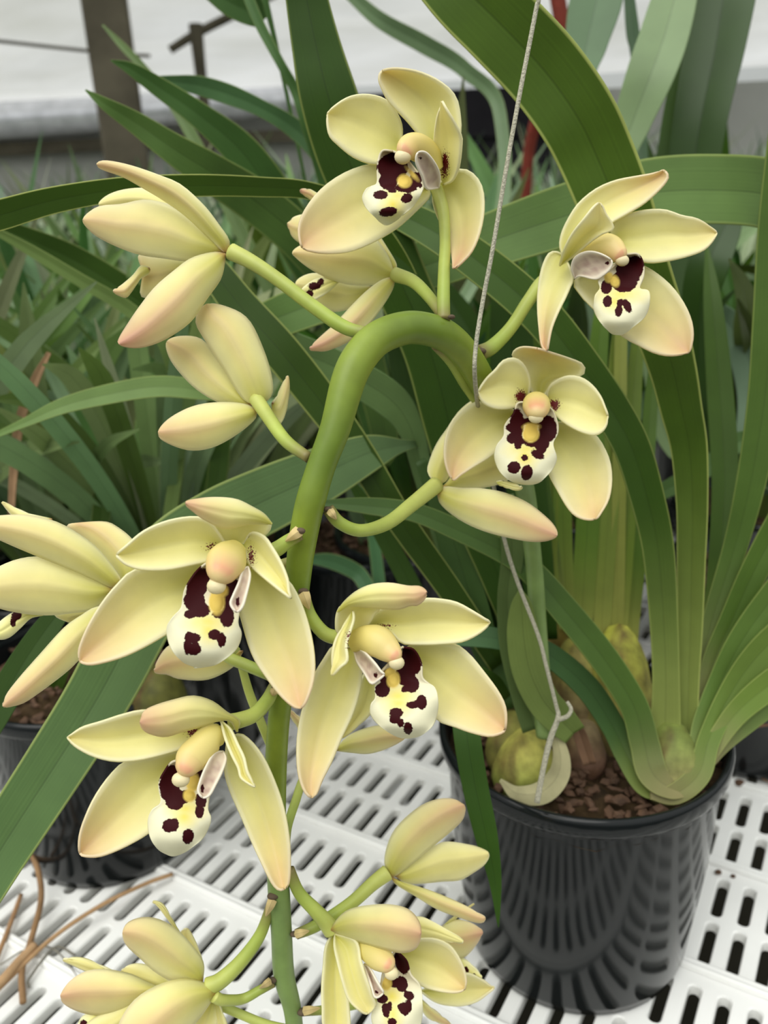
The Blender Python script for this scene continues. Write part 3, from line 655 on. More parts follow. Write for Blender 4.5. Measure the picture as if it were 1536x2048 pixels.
rear = empty('potted_orchid', (-.02, .80, 0)); tag(rear, 'orchid behind the top left blossom, its dark leaves reaching left in front of the post', 'potted orchid')
o = lathe('pot', [(0.001, .003), (.072, .003), (.075, .01), (.088, .155), (.092, .156), (.092, .167), (.087, .167), (.084, .14), (0.001, .14)], -.02, .80, M_POT, rear, 48)
make_soil(rear, -.02, .80, .150, .084, 9)
for pts, c in (([(171, 180, 3, .50), (210, 208, 24, .50), (270, 245, 42, .505), (350, 300, 60, .51), (430, 350, 76, .52), (520, 410, 86, .54), (610, 490, 84, .56), (690, 600, 76, .60), (740, 740, 66, .64), (770, 900, 50, .68)], (86, 116, 54)),
               ([(222, 121, 3, .54), (262, 138, 24, .54), (320, 176, 38, .545), (400, 232, 50, .55), (480, 300, 70, .56), (540, 385, 84, .575), (600, 490, 84, .60), (670, 620, 76, .63), (730, 780, 60, .67), (760, 920, 44, .7)], (72, 106, 50)),
               ([(304, 155, 4, .60), (345, 163, 22, .60), (400, 172, 36, .60), (460, 190, 38, .60), (525, 218, 32, .60), (590, 258, 38, .605), (650, 320, 44, .61), (700, 440, 48, .63), (740, 620, 46, .66), (760, 800, 40, .69)], (84, 120, 74)),
               ([(400, -30, 30, .62), (460, 5, 50, .62), (510, 30, 44, .62), (545, 60, 10, .62)], (78, 112, 58)),
               ([(490, -20, 20, .58), (520, 50, 20, .58), (560, 125, 18, .58), (590, 180, 20, .585), (610, 240, 22, .59), (650, 360, 30, .61), (700, 560, 34, .64), (740, 780, 34, .68)], (70, 104, 50)),
               ([(205, 50, 3, .75), (245, 92, 14, .75), (290, 140, 16, .75), (360, 230, 22, .75), (460, 420, 26, .76), (600, 700, 30, .78)], (110, 134, 80)),
               ([(600, 1118, 10, .60), (660, 1122, 30, .60), (715, 1146, 32, .60), (760, 1190, 26, .60)], (72, 110, 70)),
               ([(690, -20, 22, .80), (760, 40, 30, .80), (850, 90, 34, .80), (930, 140, 30, .80), (1000, 230, 26, .8), (980, 500, 26, .8)], (120, 146, 104))):
    leaf('leaf', pts, rear, c, roll=12, m=M_LEAF if pts[0][3] < .7 else M_FAR, edge=.25, base=(-.02, .80))
# rust-red stake behind the leaves
q = P(1112, -30, 1.2)
tag(tube('plant_stake', [(q, .011), (P(1120, 90, 1.22), .011), (P(1062, 280, 1.3), .009), (P(1050, 420, 1.34), .008)], M_DRY, cols=[s2l((120, 52, 40))]*4), 'rust-red stem rising behind the tall diagonal leaf', 'stem')

# ================================================================== the flower spike of the main plant
st = [(1092, 1470, 20, .452), (1085, 1400, 20, .448), (1078, 1290, 18, .442), (1072, 1180, 17, .434), (1064, 1090, 17, .426), (1052, 990, 19, .412), (1025, 900, 22, .392), (990, 820, 25, .372), (958, 752, 28, .352), (925, 702, 30, .338),
      (884, 668, 32, .328), (825, 655, 33, .320), (772, 668, 34, .314), (733, 697, 35, .310), (700, 752, 35, .306), (671, 855, 31, .304), (644, 928, 29, .304), (622, 1000, 30, .305), (609, 1060, 29, .308), (600, 1120, 27, .311),
      (592, 1200, 24, .315), (577, 1300, 23, .320), (561, 1410, 22, .325), (553, 1505, 22, .330), (551, 1620, 21, .335), (553, 1700, 21, .339), (558, 1790, 22, .344), (563, 1866, 21, .348), (568, 1950, 21, .352), (584, 2015, 18, .355), (592, 2080, 16, .358)]
scol = []
for i, s in enumerate(st):
    scol.append(s2l(mixc((134, 152, 52), (104, 126, 40), .5+.5*math.sin(i*1.3)) if 6 < i < 26 else (124, 148, 84)))
tube('flower_stem', [(PS(x, y, d), r*d*DS/FPX) for x, y, r, d in st], M_STEM, main, scol, seg=24)
def node_ring(x, y, r, d):
    c = PS(x, y, d); s = d*DS/FPX; v, f = ellipsoid(c, (RT*r*.85*s, UP*r*.55*s, FW*r*.8*s), 14, 8); cc = s2l((96, 82, 66))
    link('stem_node', mesh('stem_node', v, f, [cc]*len(v)), M_DRY, main)
for q in ((600, 1062, 13, .297), (655, 1018, 10, .306), (607, 1183, 13, .305), (549, 1375, 10, .318), (546, 1792, 14, .340), (588, 1868, 10, .346), (546, 1960, 10, .349), (604, 2024, 12, .353), (903, 634, 9, .320), (962, 703, 13, .346), (748, 664, 10, .316)): node_ring(*q)

for x0, y0, x1, y1, w, d in ((598, 1062, 572, 1082, 20, .297), (660, 1022, 672, 1038, 14, .305), (607, 1188, 618, 1218, 22, .303), (545, 1800, 532, 1832, 16, .339), (592, 1868, 618, 1862, 14, .345), (540, 1962, 520, 1976, 12, .347), (608, 2022, 640, 2016, 14, .352), (549, 1380, 545, 1392, 14, .316)):
    leaf('bract', [(x0, y0, w*1.1, d), ((x0*2+x1)/3, (y0*2+y1)/3, w, d-.0015), ((x0+2*x1)/3, (y0+2*y1)/3, w*.6, d-.001), (x1, y1, 1, d)], main, (206, 184, 130), m=M_DRY, fold=-.5, roll=0)
C1 = (560, 100, 3.4136); C2 = (1040, 320, 3.657); C3 = (840, 680, 3.657); C4 = (140, 980, 3.072); C5 = (570, 1150, 3.339); C6 = (130, 1380, 3.268)
C7 = (120, 300, 3.414); C8 = (600, 1580, 3.657); D3 = (0, 400, 2.56); D5 = (0, 1000, 3.84); D6 = (0, 1400, 2.56)

# ---- A: top blossom
fl = pedicel([(888, 640, 13, .324), (887, 600, 13, .326), (888, 540, 12, .330), (890, 480, 11, .334), (886, 420, 12, .337), (872, 375, 13, .338)], main, 'topmost blossom, facing the camera and tilted left')
petal('sepal', fl, C1, [((1010, 950), [(850, 800), (660, 775), (500, 810), (350, 890), (230, 1000), (148, 1130), (126, 1230)], (150, 1345), [(1025, 1000), (930, 1100), (800, 1215), (640, 1310), (480, 1375), (330, 1390), (220, 1378)], .338, .328, .003, -.004, 0)], .65)
petal('sepal', fl, C1, [((1045, 940), [(1045, 1050), (1080, 1160), (1135, 1270), (1168, 1390)], (1185, 1490), [(1150, 860), (1240, 812), (1325, 850), (1380, 940), (1393, 1080), (1370, 1230), (1320, 1360), (1255, 1440)], .338, .326, .006, -.002, -.005)], .8)
petal('sepal', fl, C1, [((1020, 680), [(880, 500), (750, 360), (695, 260), (675, 195)], (700, 142), [(1120, 680), (1225, 590), (1230, 440), (1195, 310), (1095, 217), (950, 150), (800, 126)], .334, .318, .004, -.006, 0)], .3)
petal('petal', fl, C1, [((830, 680), [(830, 500), (740, 352), (620, 305), (490, 313), (380, 375)], (325, 440), [(700, 772), (610, 775), (500, 730), (400, 650), (335, 575)], .336, .326, .002, -.004, 0)], .12)
petal('petal', fl, C1, [((1120, 920), [(1050, 780), (1045, 650), (1066, 480), (1090, 400)], (1105, 350), [(1180, 890), (1222, 800), (1241, 640), (1235, 580), (1190, 490), (1130, 390)], .334, .310, 0, -.003, -.006)], .1, spots=((1130, 780, 34, 90),))
lip(fl, C1, (770, 690), [(700, 688), (668, 760), (662, 850), (655, 920), (592, 942), (565, 1000), (580, 1060), (625, 1120), (690, 1175)], (735, 1190), [(850, 730), (930, 820), (985, 900), (975, 960), (940, 1020), (885, 1090), (810, 1148)], .322,
    dark=((770, 800, 105, 92), (740, 900, 62, 55), (860, 945, 70, 30), (925, 890, 40, 55, 30), (687, 993, 44, 27), (862, 1015, 36, 26, -30), (765, 965, 27, 12), (738, 1103, 52, 24, -8), (957, 928, 12, 14)),
    callus=((850, 900, 48, 45), (905, 850, 50, 16, 50)), tint=((800, 1000, 60, 40), (770, 1060, 60, 60)))
sidelobe(fl, C1, (1085, 940), [(1000, 950), (965, 860), (928, 770)], (940, 702), [(1095, 860), (1065, 780), (1000, 700)], .326, .310, spots=((955, 735, 14, 10),))
column(fl, C1, [(1070, 820, 50), (1020, 720, 80), (950, 670, 92), (890, 660, 86), (855, 690, 70)], (838, 730, 58, 50), .328)

# ---- B: right blossom
fl = pedicel([(960, 706, 16, .348), (985, 693, 15, .350), (1022, 655, 13, .352), (1058, 600, 13, .354), (1090, 560, 14, .356), (1135, 545, 14, .357)], main, 'blossom at the right edge of the spike, turned to the right')
petal('sepal', fl, C2, [((600, 800), [(395, 880), (445, 990), (540, 1090), (740, 1280), (860, 1350), (980, 1410), (1100, 1432)], (1232, 1408), [(760, 740), (900, 770), (1010, 835), (1115, 930), (1200, 1050), (1252, 1170), (1267, 1270), (1257, 1350)], .350, .340, .003, -.005, 0)], .7)
petal('sepal', fl, C2, [((340, 720), [(275, 672), (212, 680), (165, 770), (135, 900), (124, 1050), (132, 1200), (155, 1350)], (197, 1396), [(388, 860), (370, 920), (330, 1010), (280, 1110), (232, 1230), (208, 1350)], .352, .338, .004, -.004, -.006)], .75)
petal('sepal', fl, C2, [((330, 740), [(289, 640), (305, 530), (370, 400), (440, 305), (560, 210), (700, 150), (860, 118), (960, 100)], (1050, 76), [(450, 650), (640, 480), (780, 395), (900, 322), (990, 245), (1060, 170), (1084, 118)], .350, .334, .006, -.005, -.004)], .55)
petal('petal', fl, C2, [((640, 660), [(690, 440), (790, 395), (920, 366), (1060, 365), (1180, 405), (1290, 425), (1380, 475)], (1437, 536), [(780, 690), (860, 735), (960, 752), (1090, 735), (1220, 705), (1340, 660), (1405, 600)], .350, .338, -.002, -.004, 0)], .2)
petal('petal', fl, C2, [((290, 772), [(320, 660), (380, 540), (470, 425), (535, 345)], (576, 316), [(400, 700), (500, 612), (600, 545), (684, 514), (680, 465), (635, 400), (608, 345)], .346, .326, -.003, -.004, .003)], .15)
lip(fl, C2, (780, 690), [(690, 770), (620, 830), (572, 880), (582, 940), (548, 990), (540, 1080), (572, 1160), (625, 1232), (690, 1272)], (712, 1245), [(860, 688), (905, 760), (905, 850), (878, 940), (940, 960), (948, 1030), (920, 1130), (850, 1205), (740, 1275)], .336,
    dark=((800, 800, 100, 85), (850, 770, 52, 70), (760, 890, 95, 80), (630, 930, 38, 50), (640, 1038, 30, 38), (780, 1070, 24, 48, -25), (735, 1045, 24, 20), (720, 1105, 24, 38, 12), (852, 874, 20, 16), (880, 760, 26, 50)),
    callus=((690, 890, 32, 44, -20), (645, 860, 34, 40, -20)), tint=((735, 985, 110, 40), (690, 1040, 60, 50)))
sidelobe(fl, C2, (400, 870), [(374, 790), (400, 710), (480, 670), (570, 678)], (665, 730), [(440, 850), (550, 875), (610, 845), (665, 790)], .342, .330, spots=((640, 755, 14, 16),))
column(fl, C2, [(400, 720, 50), (500, 660, 80), (600, 630, 92), (670, 645, 90), (725, 690, 66)], (748, 735, 50, 42), .344)

# ---- D: blossom behind C, seen from behind
fl = pedicel([(656, 1018, 13, .308), (680, 1046, 13, .310), (722, 1061, 13, .316), (775, 1046, 14, .330), (825, 1008, 15, .345), (872, 970, 17, .358)], main, 'blossom seen from behind below the centre right blossom, on a curved stalk')
petal('sepal', fl, C3, [((120, 1050), [(55, 970), (80, 860), (130, 750), (200, 650), (290, 520), (400, 440)], (480, 480), [(190, 1030), (260, 900), (350, 760), (440, 600)], .360, .376, 0, .004, 0)], .2, back=True)
petal('petal', fl, C3, [((160, 1080), [(200, 1040), (260, 960), (400, 880), (560, 800), (660, 780)], (760, 860), [(300, 1085), (450, 1080), (620, 1035), (700, 960)], .362, .374, 0, .003, 0)], .15, back=True)
petal('sepal', fl, C3, [((130, 1120), [(180, 1076), (300, 1085), (450, 1088), (620, 1120), (780, 1190), (900, 1280), (978, 1360)], (998, 1430), [(150, 1190), (220, 1260), (340, 1340), (480, 1400), (640, 1442), (800, 1470), (920, 1466)], .358, .350, -.002, .004, 0)], .75, back=True)
petal('lip', fl, C3, [((560, 1040), [(600, 1030), (660, 1045)], (742, 1075), [(600, 1070), (670, 1090), (720, 1095)], .352, .348, 0, .001, 0)], .1)

# ---- C: centre right blossom
fl = pedicel([(872, 690, 11, .334), (905, 725, 12, .345), (935, 775, 11, .358), (970, 815, 11, .366), (1020, 830, 12, .368), (1070, 835, 12, .366)], main, 'centre right blossom facing the camera squarely, five maroon spots on its lip')
petal('sepal', fl, C3, [((760, 560), [(640, 490), (540, 480), (430, 445), (320, 505), (235, 590), (190, 700), (177, 820), (192, 930)], (240, 1022), [(680, 690), (600, 780), (500, 862), (400, 922), (300, 985)], .362, .350, .003, -.005, 0)], .65)
petal('sepal', fl, C3, [((900, 640), [(880, 800), (945, 985), (1000, 1090), (1070, 1210), (1130, 1280), (1205, 1312)], (1285, 1308), [(1010, 600), (1180, 640), (1290, 700), (1355, 800), (1392, 900), (1402, 1030), (1380, 1160), (1325, 1260)], .362, .350, .004, -.005, 0)], .55)
petal('sepal', fl, C3, [((860, 460), [(800, 340), (770, 220), (725, 160), (676, 128), (688, 80), (750, 52)], (860, 62), [(930, 380), (980, 305), (1060, 275), (1150, 272), (1205, 240), (1190, 178), (1080, 132), (970, 96)], .362, .336, .010, -.006, 0)], .55)
petal('petal', fl, C3, [((790, 450), [(805, 300), (770, 190), (700, 133), (612, 148), (552, 215), (485, 280)], (428, 380), [(700, 492), (620, 506), (530, 495), (455, 450)], .358, .342, -.001, -.004, 0)], .08, spots=((735, 415, 46, 55),))
petal('petal', fl, C3, [((920, 460), [(940, 350), (990, 300), (1080, 262), (1180, 275), (1262, 332), (1320, 410), (1352, 490)], (1373, 555), [(985, 545), (1060, 610), (1160, 665), (1262, 695), (1320, 680), (1362, 630)], .358, .342, -.001, -.004, 0)], .08, spots=((985, 475, 44, 50),))
lip(fl, C3, (850, 470), [(720, 458), (680, 540), (618, 622), (610, 700), (560, 770), (545, 850), (575, 945), (630, 1010), (700, 1042)], (780, 1054), [(960, 500), (1006, 600), (1010, 680), (975, 760), (998, 860), (970, 940), (910, 1012), (850, 1046)], .350,
    dark=((705, 620, 50, 110), (690, 720, 55, 40), (670, 640, 42, 30), (745, 745, 40, 18), (935, 650, 66, 95), (885, 750, 58, 60), (890, 800, 30, 28), (820, 768, 40, 16), (715, 773, 24, 26), (858, 840, 46, 27, 25), (765, 864, 21, 20), (688, 932, 43, 40), (780, 968, 38, 50, 10), (830, 600, 95, 26)),
    callus=((810, 690, 60, 60), (812, 640, 60, 30)), tint=((780, 800, 90, 45), (770, 860, 60, 60)))
column(fl, C3, [(850, 420, 60), (850, 450, 95), (852, 490, 100), (852, 520, 84)], (848, 566, 56, 44), .352, .5)

# ---- I: blossom behind the top one
fl = pedicel([(885, 630, 11, .330), (855, 590, 12, .338), (825, 562, 13, .346), (790, 549, 15, .352)], main, 'blossom seen from behind, tucked under the topmost blossom')
petal('petal', fl, C1, [((640, 1620), [(480, 1600), (330, 1540), (200, 1530)], (110, 1600), [(560, 1720), (440, 1775), (320, 1780), (220, 1720)], .362, .366, 0, .003, 0)], .1, back=True)
petal('lip', fl, C1, [((400, 1580), [(340, 1550), (260, 1560), (190, 1600)], (150, 1650), [(330, 1650), (270, 1690), (215, 1710)], .358, .354, 0, .001, 0)], 0, spots=((235, 1615, 40, 22), (200, 1665, 26, 22), (280, 1583, 18, 20)), m=None)
petal('sepal', fl, C1, [((785, 1510), [(720, 1400), (650, 1310), (600, 1210)], (540, 1130), [(790, 1460), (720, 1340), (640, 1220)], .356, .366, 0, .002, 0)], .2, back=True)
petal('sepal', fl, C1, [((260, 1200), [(180, 1130), (100, 1140), (70, 1165)], (55, 1190), [(240, 1330), (150, 1320), (85, 1270)], .368, .366, 0, .002, 0)], .4, back=True)
petal('sepal', fl, C1, [((300, 1010), [(240, 975), (190, 950)], (142, 958), [(270, 1060), (200, 1010), (160, 988)], .368, .364, 0, .001, 0)], .9, back=True)
petal('petal', fl, C1, [((780, 1535), [(740, 1420), (640, 1290), (450, 1280), (280, 1300), (150, 1335)], (88, 1385), [(765, 1565), (650, 1602), (480, 1600), (340, 1560), (220, 1500), (130, 1435)], .355, .352, -.002, .005, 0)], .3, back=True)
petal('sepal', fl, C1, [((778, 1555), [(700, 1570), (600, 1640), (480, 1760), (380, 1870), (290, 1950)], (205, 2035), [(768, 1625), (705, 1740), (600, 1880), (480, 1980), (330, 2046), (250, 2050)], .352, .345, -.002, .003, 0)], .85, back=True)

# ---- H: upper left blossom from behind
fl = pedicel([(746, 668, 12, .312), (690, 655, 14, .314), (620, 608, 14, .316), (560, 562, 14, .318), (505, 525, 15, .320), (462, 503, 17, .322)], main, 'upper left blossom seen from behind, pointing left on a long stalk')
petal('petal', fl, C7, [((960, 520), [(760, 330), (600, 268), (450, 273), (330, 312)], (268, 375), [(860, 520), (700, 440), (500, 400), (360, 395)], .336, .345, 0, .003, 0)], .1, back=True)
petal('lip', fl, C7, [((900, 780), [(760, 735), (620, 728), (540, 718)], (560, 800), [(840, 850), (720, 960), (620, 1010), (550, 985), (600, 880)], .334, .338, 0, .004, 0), ((610, 810), [(560, 790), (500, 860), (430, 920)], (368, 965), [(600, 850), (540, 890), (470, 985), (440, 1003)], .332, .330, 0, .002, 0)], .45, back=True)
petal('sepal', fl, C7, [((1140, 700), [(1152, 620), (1080, 510), (980, 380), (830, 240), (700, 180), (540, 125), (400, 90), (300, 78)], (254, 98), [(1112, 690), (1000, 580), (850, 440), (700, 335), (560, 252), (430, 180), (290, 130)], .321, .318, -.004, .003, .003)], .5, back=True)
petal('petal', fl, C7, [((1125, 695), [(1020, 570), (880, 450), (760, 380), (580, 345), (420, 375), (280, 387), (200, 430)], (160, 480), [(1000, 722), (870, 757), (720, 740), (540, 712), (380, 652), (260, 590), (200, 540)], .324, .322, -.003, .005, 0)], .4, back=True)
petal('sepal', fl, C7, [((1130, 712), [(1050, 702), (900, 742), (780, 828), (650, 940), (540, 1080), (460, 1200), (412, 1280)], (408, 1325), [(1108, 840), (1080, 905), (1000, 1015), (900, 1160), (780, 1255), (650, 1322), (520, 1350)], .321, .314, -.003, .005, 0)], .95, back=True)

# ---- J: left blossom from behind
fl = pedicel([(618, 916, 11, .305), (572, 882, 13, .312), (538, 836, 14, .320), (512, 797, 15, .326)], main, 'middle left blossom seen from behind, next to the bend of the stem')
petal('petal', fl, D3, [((1395, 1040), [(1425, 990), (1455, 930)], (1474, 905), [(1400, 1110), (1432, 1150), (1462, 1080), (1478, 980)], .332, .338, 0, .002, 0)], .3, back=True)
petal('petal', fl, D3, [((1285, 1055), [(1210, 940), (1100, 800), (1030, 715), (930, 700)], (858, 727), [(1130, 1036), (1010, 970), (920, 880), (868, 800)], .330, .334, -.001, .004, 0)], .35, back=True)
petal('sepal', fl, D3, [((1330, 1050), [(1245, 1015), (1150, 870), (1060, 730), (1004, 620)], (1058, 537), [(1388, 1000), (1392, 920), (1352, 780), (1275, 620), (1175, 555)], .326, .326, -.004, .006, 0)], .3, back=True)
petal('sepal', fl, D3, [((1316, 1075), [(1240, 1045), (1100, 1040), (980, 1062), (870, 1120)], (815, 1185), [(1300, 1125), (1200, 1205), (1080, 1266), (960, 1277), (835, 1230)], .327, .322, -.003, .005, 0)], .55, back=True)

# ---- K: far left blossom, cut by the frame
fl = pedicel([(596, 1120, 12, .318), (500, 1150, 12, .326), (380, 1180, 13, .326), (290, 1175, 14, .320), (244, 1172, 15, .318)], main, 'blossom at the left edge of the photo, seen from the side')
petal('sepal', fl, D5, [((400, 150), [(240, 110), (120, 60)], (18, 18), [(280, 200), (120, 140), (60, 80)], .335, .340, 0, .001, 0)], .1, back=True)
petal('petal', fl, D5, [((780, 800), [(600, 850), (420, 878)], (565, 942), [(760, 860), (680, 920)], .330, .332, 0, .001, 0)], .1, back=True)
petal('lip', fl, D5, [((330, 880), [(220, 850), (120, 862), (50, 900), (-20, 960)], (-80, 1040), [(240, 905), (150, 985), (70, 1050), (0, 1066)], .325, .318, 0, .002, 0)], 0, spots=((130, 888, 36, 30), (100, 942, 20, 32)))
petal('petal', fl, D5, [((960, 640), [(860, 520), (700, 350), (600, 260), (515, 200)], (600, 182), [(1060, 560), (1090, 420), (1010, 300), (920, 225), (810, 172)], .324, .330, -.001, .004, 0)], .5, back=True)
petal('petal', fl, D5, [((880, 690), [(640, 570), (420, 470), (280, 438), (130, 460), (0, 512), (-90, 570)], (-150, 690), [(720, 832), (560, 862), (380, 880), (200, 870), (0, 830), (-90, 780)], .320, .314, -.003, .005, 0)], .2, back=True)
petal('sepal', fl, D5, [((900, 660), [(930, 610), (780, 410), (640, 290), (450, 180), (250, 125), (100, 118), (-60, 135)], (-140, 200), [(850, 668), (640, 570), (420, 480), (200, 390), (0, 302), (-80, 260)], .318, .310, -.004, .005, 0)], .3, back=True)
petal('sepal', fl, D5, [((860, 800), [(720, 830), (640, 880), (500, 980), (300, 1200), (150, 1370), (50, 1500)], (28, 1583), [(860, 900), (700, 1110), (560, 1270), (400, 1400), (200, 1542), (100, 1577)], .318, .310, -.002, .004, 0)], .6, back=True)

# ---- L: blossom behind E
fl = pedicel([(545, 1355, 10, .326), (528, 1345, 12, .328), (492, 1330, 12, .332), (455, 1312, 12, .336), (470, 1290, 14, .338)], main, 'mostly hidden blossom under the lip of the large left blossom')
petal('sepal', fl, C4, [((1060, 990), [(900, 950), (740, 930), (600, 965)], (520, 1108), [(1000, 1085), (850, 1162), (680, 1158), (600, 1130)], .345, .350, 0, .003, 0)], .6, back=True)

# ---- E: large left blossom
fl = pedicel([(600, 1068, 13, .300), (575, 1083, 14, .300), (550, 1100, 16, .300), (515, 1110, 15, .298), (478, 1100, 14, .296)], main, 'largest blossom, left of the stem, its lip marked with two maroon spots')
petal('sepal', fl, C4, [((960, 450), [(820, 440), (640, 470), (405, 488), (300, 570), (200, 690), (120, 820), (70, 930), (52, 1000)], (62, 1052), [(830, 720), (700, 820), (600, 882), (460, 962), (330, 1022), (200, 1060), (120, 1072)], .300, .286, .003, -.006, 0)], .6)
petal('sepal', fl, C4, [((1070, 430), [(1020, 640), (1060, 820), (1120, 1010), (1200, 1140), (1290, 1260), (1375, 1335)], (1420, 1338), [(1200, 470), (1345, 560), (1430, 720), (1482, 900), (1502, 1060), (1492, 1180), (1455, 1290)], .300, .286, .004, -.005, 0)], .65)
petal('sepal', fl, C4, [((1020, 370), [(930, 300), (880, 220), (850, 150)], (1000, 110), [(1110, 310), (1200, 280), (1236, 212), (1150, 140)], .299, .284, .004, -.003, 0, .0),
                        ((1238, 208), [(1190, 150), (1120, 108), (1020, 60), (900, 48), (790, 58)], (712, 80), [(1130, 206), (1040, 220), (950, 234), (830, 182), (765, 135)], .286, .274, -.004, .004, 0, .8)], .5)
petal('petal', fl, C4, [((980, 370), [(900, 240), (850, 188), (770, 165), (650, 177), (540, 210), (440, 262), (350, 340)], (290, 395), [(860, 432), (720, 467), (580, 492), (440, 490), (350, 462), (305, 425)], .297, .282, 0, -.005, 0)], .05, spots=((895, 350, 60, 26, ), ))
petal('petal', fl, C4, [((1070, 340), [(1090, 440), (1130, 490), (1200, 550), (1280, 610), (1325, 642)], (1358, 665), [(1110, 260), (1190, 282), (1242, 350), (1300, 450), (1338, 550), (1345, 620)], .297, .280, 0, -.004, 0)], .05, spots=((1118, 410, 24, 60),))
lip(fl, C4, (900, 430), [(830, 455), (760, 520), (700, 620), (684, 720), (640, 768), (600, 830), (605, 920), (640, 1000), (700, 1056), (765, 1082)], (775, 1090), [(1080, 480), (1100, 560), (1050, 680), (1040, 760), (1035, 820), (1053, 880), (1030, 960), (980, 1020), (900, 1068)], .287,
    dark=((785, 580, 62, 105, 20), (765, 680, 62, 60), (800, 740, 60, 42), (740, 765, 35, 24), (990, 640, 42, 100, 15), (965, 780, 42, 60), (920, 765, 40, 22), (735, 905, 26, 30), (755, 910, 44, 28), (760, 975, 45, 32), (725, 960, 20, 40), (888, 890, 34, 28), (930, 920, 24, 38), (893, 668, 15, 13), (884, 712, 12, 12)),
    callus=((902, 690, 48, 76), (920, 620, 52, 40)), tint=((850, 812, 85, 45), (850, 860, 50, 60)))
sidelobe(fl, C4, (1095, 470), [(1060, 490), (1035, 570), (1000, 650), (984, 700)], (1022, 748), [(1108, 530), (1085, 640), (1060, 720)], .286, .274, spots=((1030, 690, 16, 32),))
column(fl, C4, [(1030, 350, 60), (990, 400, 108), (955, 450, 122), (930, 500, 100)], (900, 590, 60, 52), .289, .55)

# ---- M: blossom behind F
fl = pedicel([(572, 1690, 8, .342), (576, 1650, 9, .344), (592, 1600, 9, .350), (606, 1560, 9, .356), (640, 1500, 10, .362)], main, 'blossom hidden behind the centre blossom, pale tips showing above the bench')
petal('petal', fl, C5, [((540, 640), [(490, 740), (440, 900), (385, 1020)], (382, 1086), [(620, 720), (600, 880), (500, 1000)], .345, .350, 0, -.002, 0)], .1)
petal('sepal', fl, C5, [((335, 1168), [(430, 1070), (600, 1012), (720, 1020)], (800, 1080), [(440, 1182), (560, 1190), (690, 1150)], .345, .345, 0, .003, 0)], .45, back=True)
petal('sepal', fl, C5, [((140, 1110), [(90, 1030), (50, 960)], (28, 905), [(180, 1040), (100, 950)], .35, .352, 0, .001, 0)], .5, back=True)

# ---- F: centre blossom
fl = pedicel([(606, 1185, 12, .308), (620, 1230, 13, .308), (648, 1266, 14, .308), (680, 1276, 15, .309), (705, 1275, 16, .310)], main, 'centre blossom below the stem, turned to the right')
petal('sepal', fl, C5, [((450, 480), [(330, 470), (260, 560), (190, 680), (130, 850), (90, 1020), (78, 1180), (90, 1330), (128, 1440)], (175, 1484), [(510, 600), (500, 760), (450, 930), (380, 1080), (310, 1250), (250, 1370), (212, 1465)], .310, .298, .003, -.004, 0)], .55)
petal('sepal', fl, C5, [((740, 520), [(900, 455), (1110, 455), (1220, 520), (1330, 650), (1430, 790), (1474, 900)], (1470, 1028), [(860, 760), (1010, 960), (1130, 1012), (1240, 1052), (1360, 1078), (1430, 1062)], .311, .298, .003, -.006, 0)], .65)
petal('petal', fl, C5, [((500, 420), [(560, 300), (640, 225), (780, 195), (930, 158), (1050, 163), (1150, 185), (1250, 240), (1330, 290)], (1368, 316), [(700, 390), (780, 455), (900, 464), (1050, 460), (1180, 447), (1280, 402), (1345, 352)], .310, .298, 0, -.005, 0)], .1, spots=((660, 345, 60, 18),))
petal('sepal', fl, C5, [((450, 430), [(352, 390), (338, 330), (348, 250), (390, 200)], (540, 170), [(560, 330), (600, 260), (640, 210)], .308, .296, .003, -.003, 0, .0),
                        ((352, 245), [(400, 178), (480, 110), (580, 66), (700, 55), (820, 76), (900, 80)], (943, 118), [(430, 206), (520, 210), (640, 222), (760, 226), (840, 200), (880, 202), (925, 168)], .300, .284, -.004, .004, 0, .8)], .5)
petal('petal', fl, C5, [((456, 238), [(400, 320), (350, 400), (318, 500), (312, 600)], (316, 670), [(460, 300), (432, 390), (410, 470), (417, 570), (370, 615)], .300, .292, -.002, -.003, -.004)], .05, spots=((430, 440, 18, 55),))
lip(fl, C5, (780, 480), [(700, 580), (630, 660), (600, 740), (600, 820), (570, 870), (580, 940), (640, 1010), (720, 1062)], (800, 1086), [(860, 500), (912, 590), (922, 690), (1000, 750), (1023, 840), (1010, 940), (975, 1020), (900, 1070)], .297,
    dark=((840, 540, 62, 80), (865, 600, 46, 60), (805, 660, 66, 80), (845, 730, 48, 56), (650, 770, 46, 45), (680, 690, 44, 60), (803, 767, 26, 18), (910, 850, 33, 44), (850, 870, 40, 20), (880, 862, 30, 20), (743, 922, 42, 30), (735, 965, 30, 22), (772, 985, 20, 22), (822, 1020, 25, 34)),
    callus=((722, 700, 44, 56), (700, 650, 40, 34)), tint=((760, 810, 80, 50), (760, 860, 60, 50)))
sidelobe(fl, C5, (462, 510), [(480, 490), (530, 512), (600, 585), (640, 640)], (662, 665), [(478, 580), (530, 660), (575, 728), (620, 705)], .302, .290, spots=((610, 670, 14, 20),))
column(fl, C5, [(450, 450, 66), (530, 430, 92), (620, 445, 108), (690, 500, 88), (730, 535, 62)], (745, 586, 54, 48), .302)

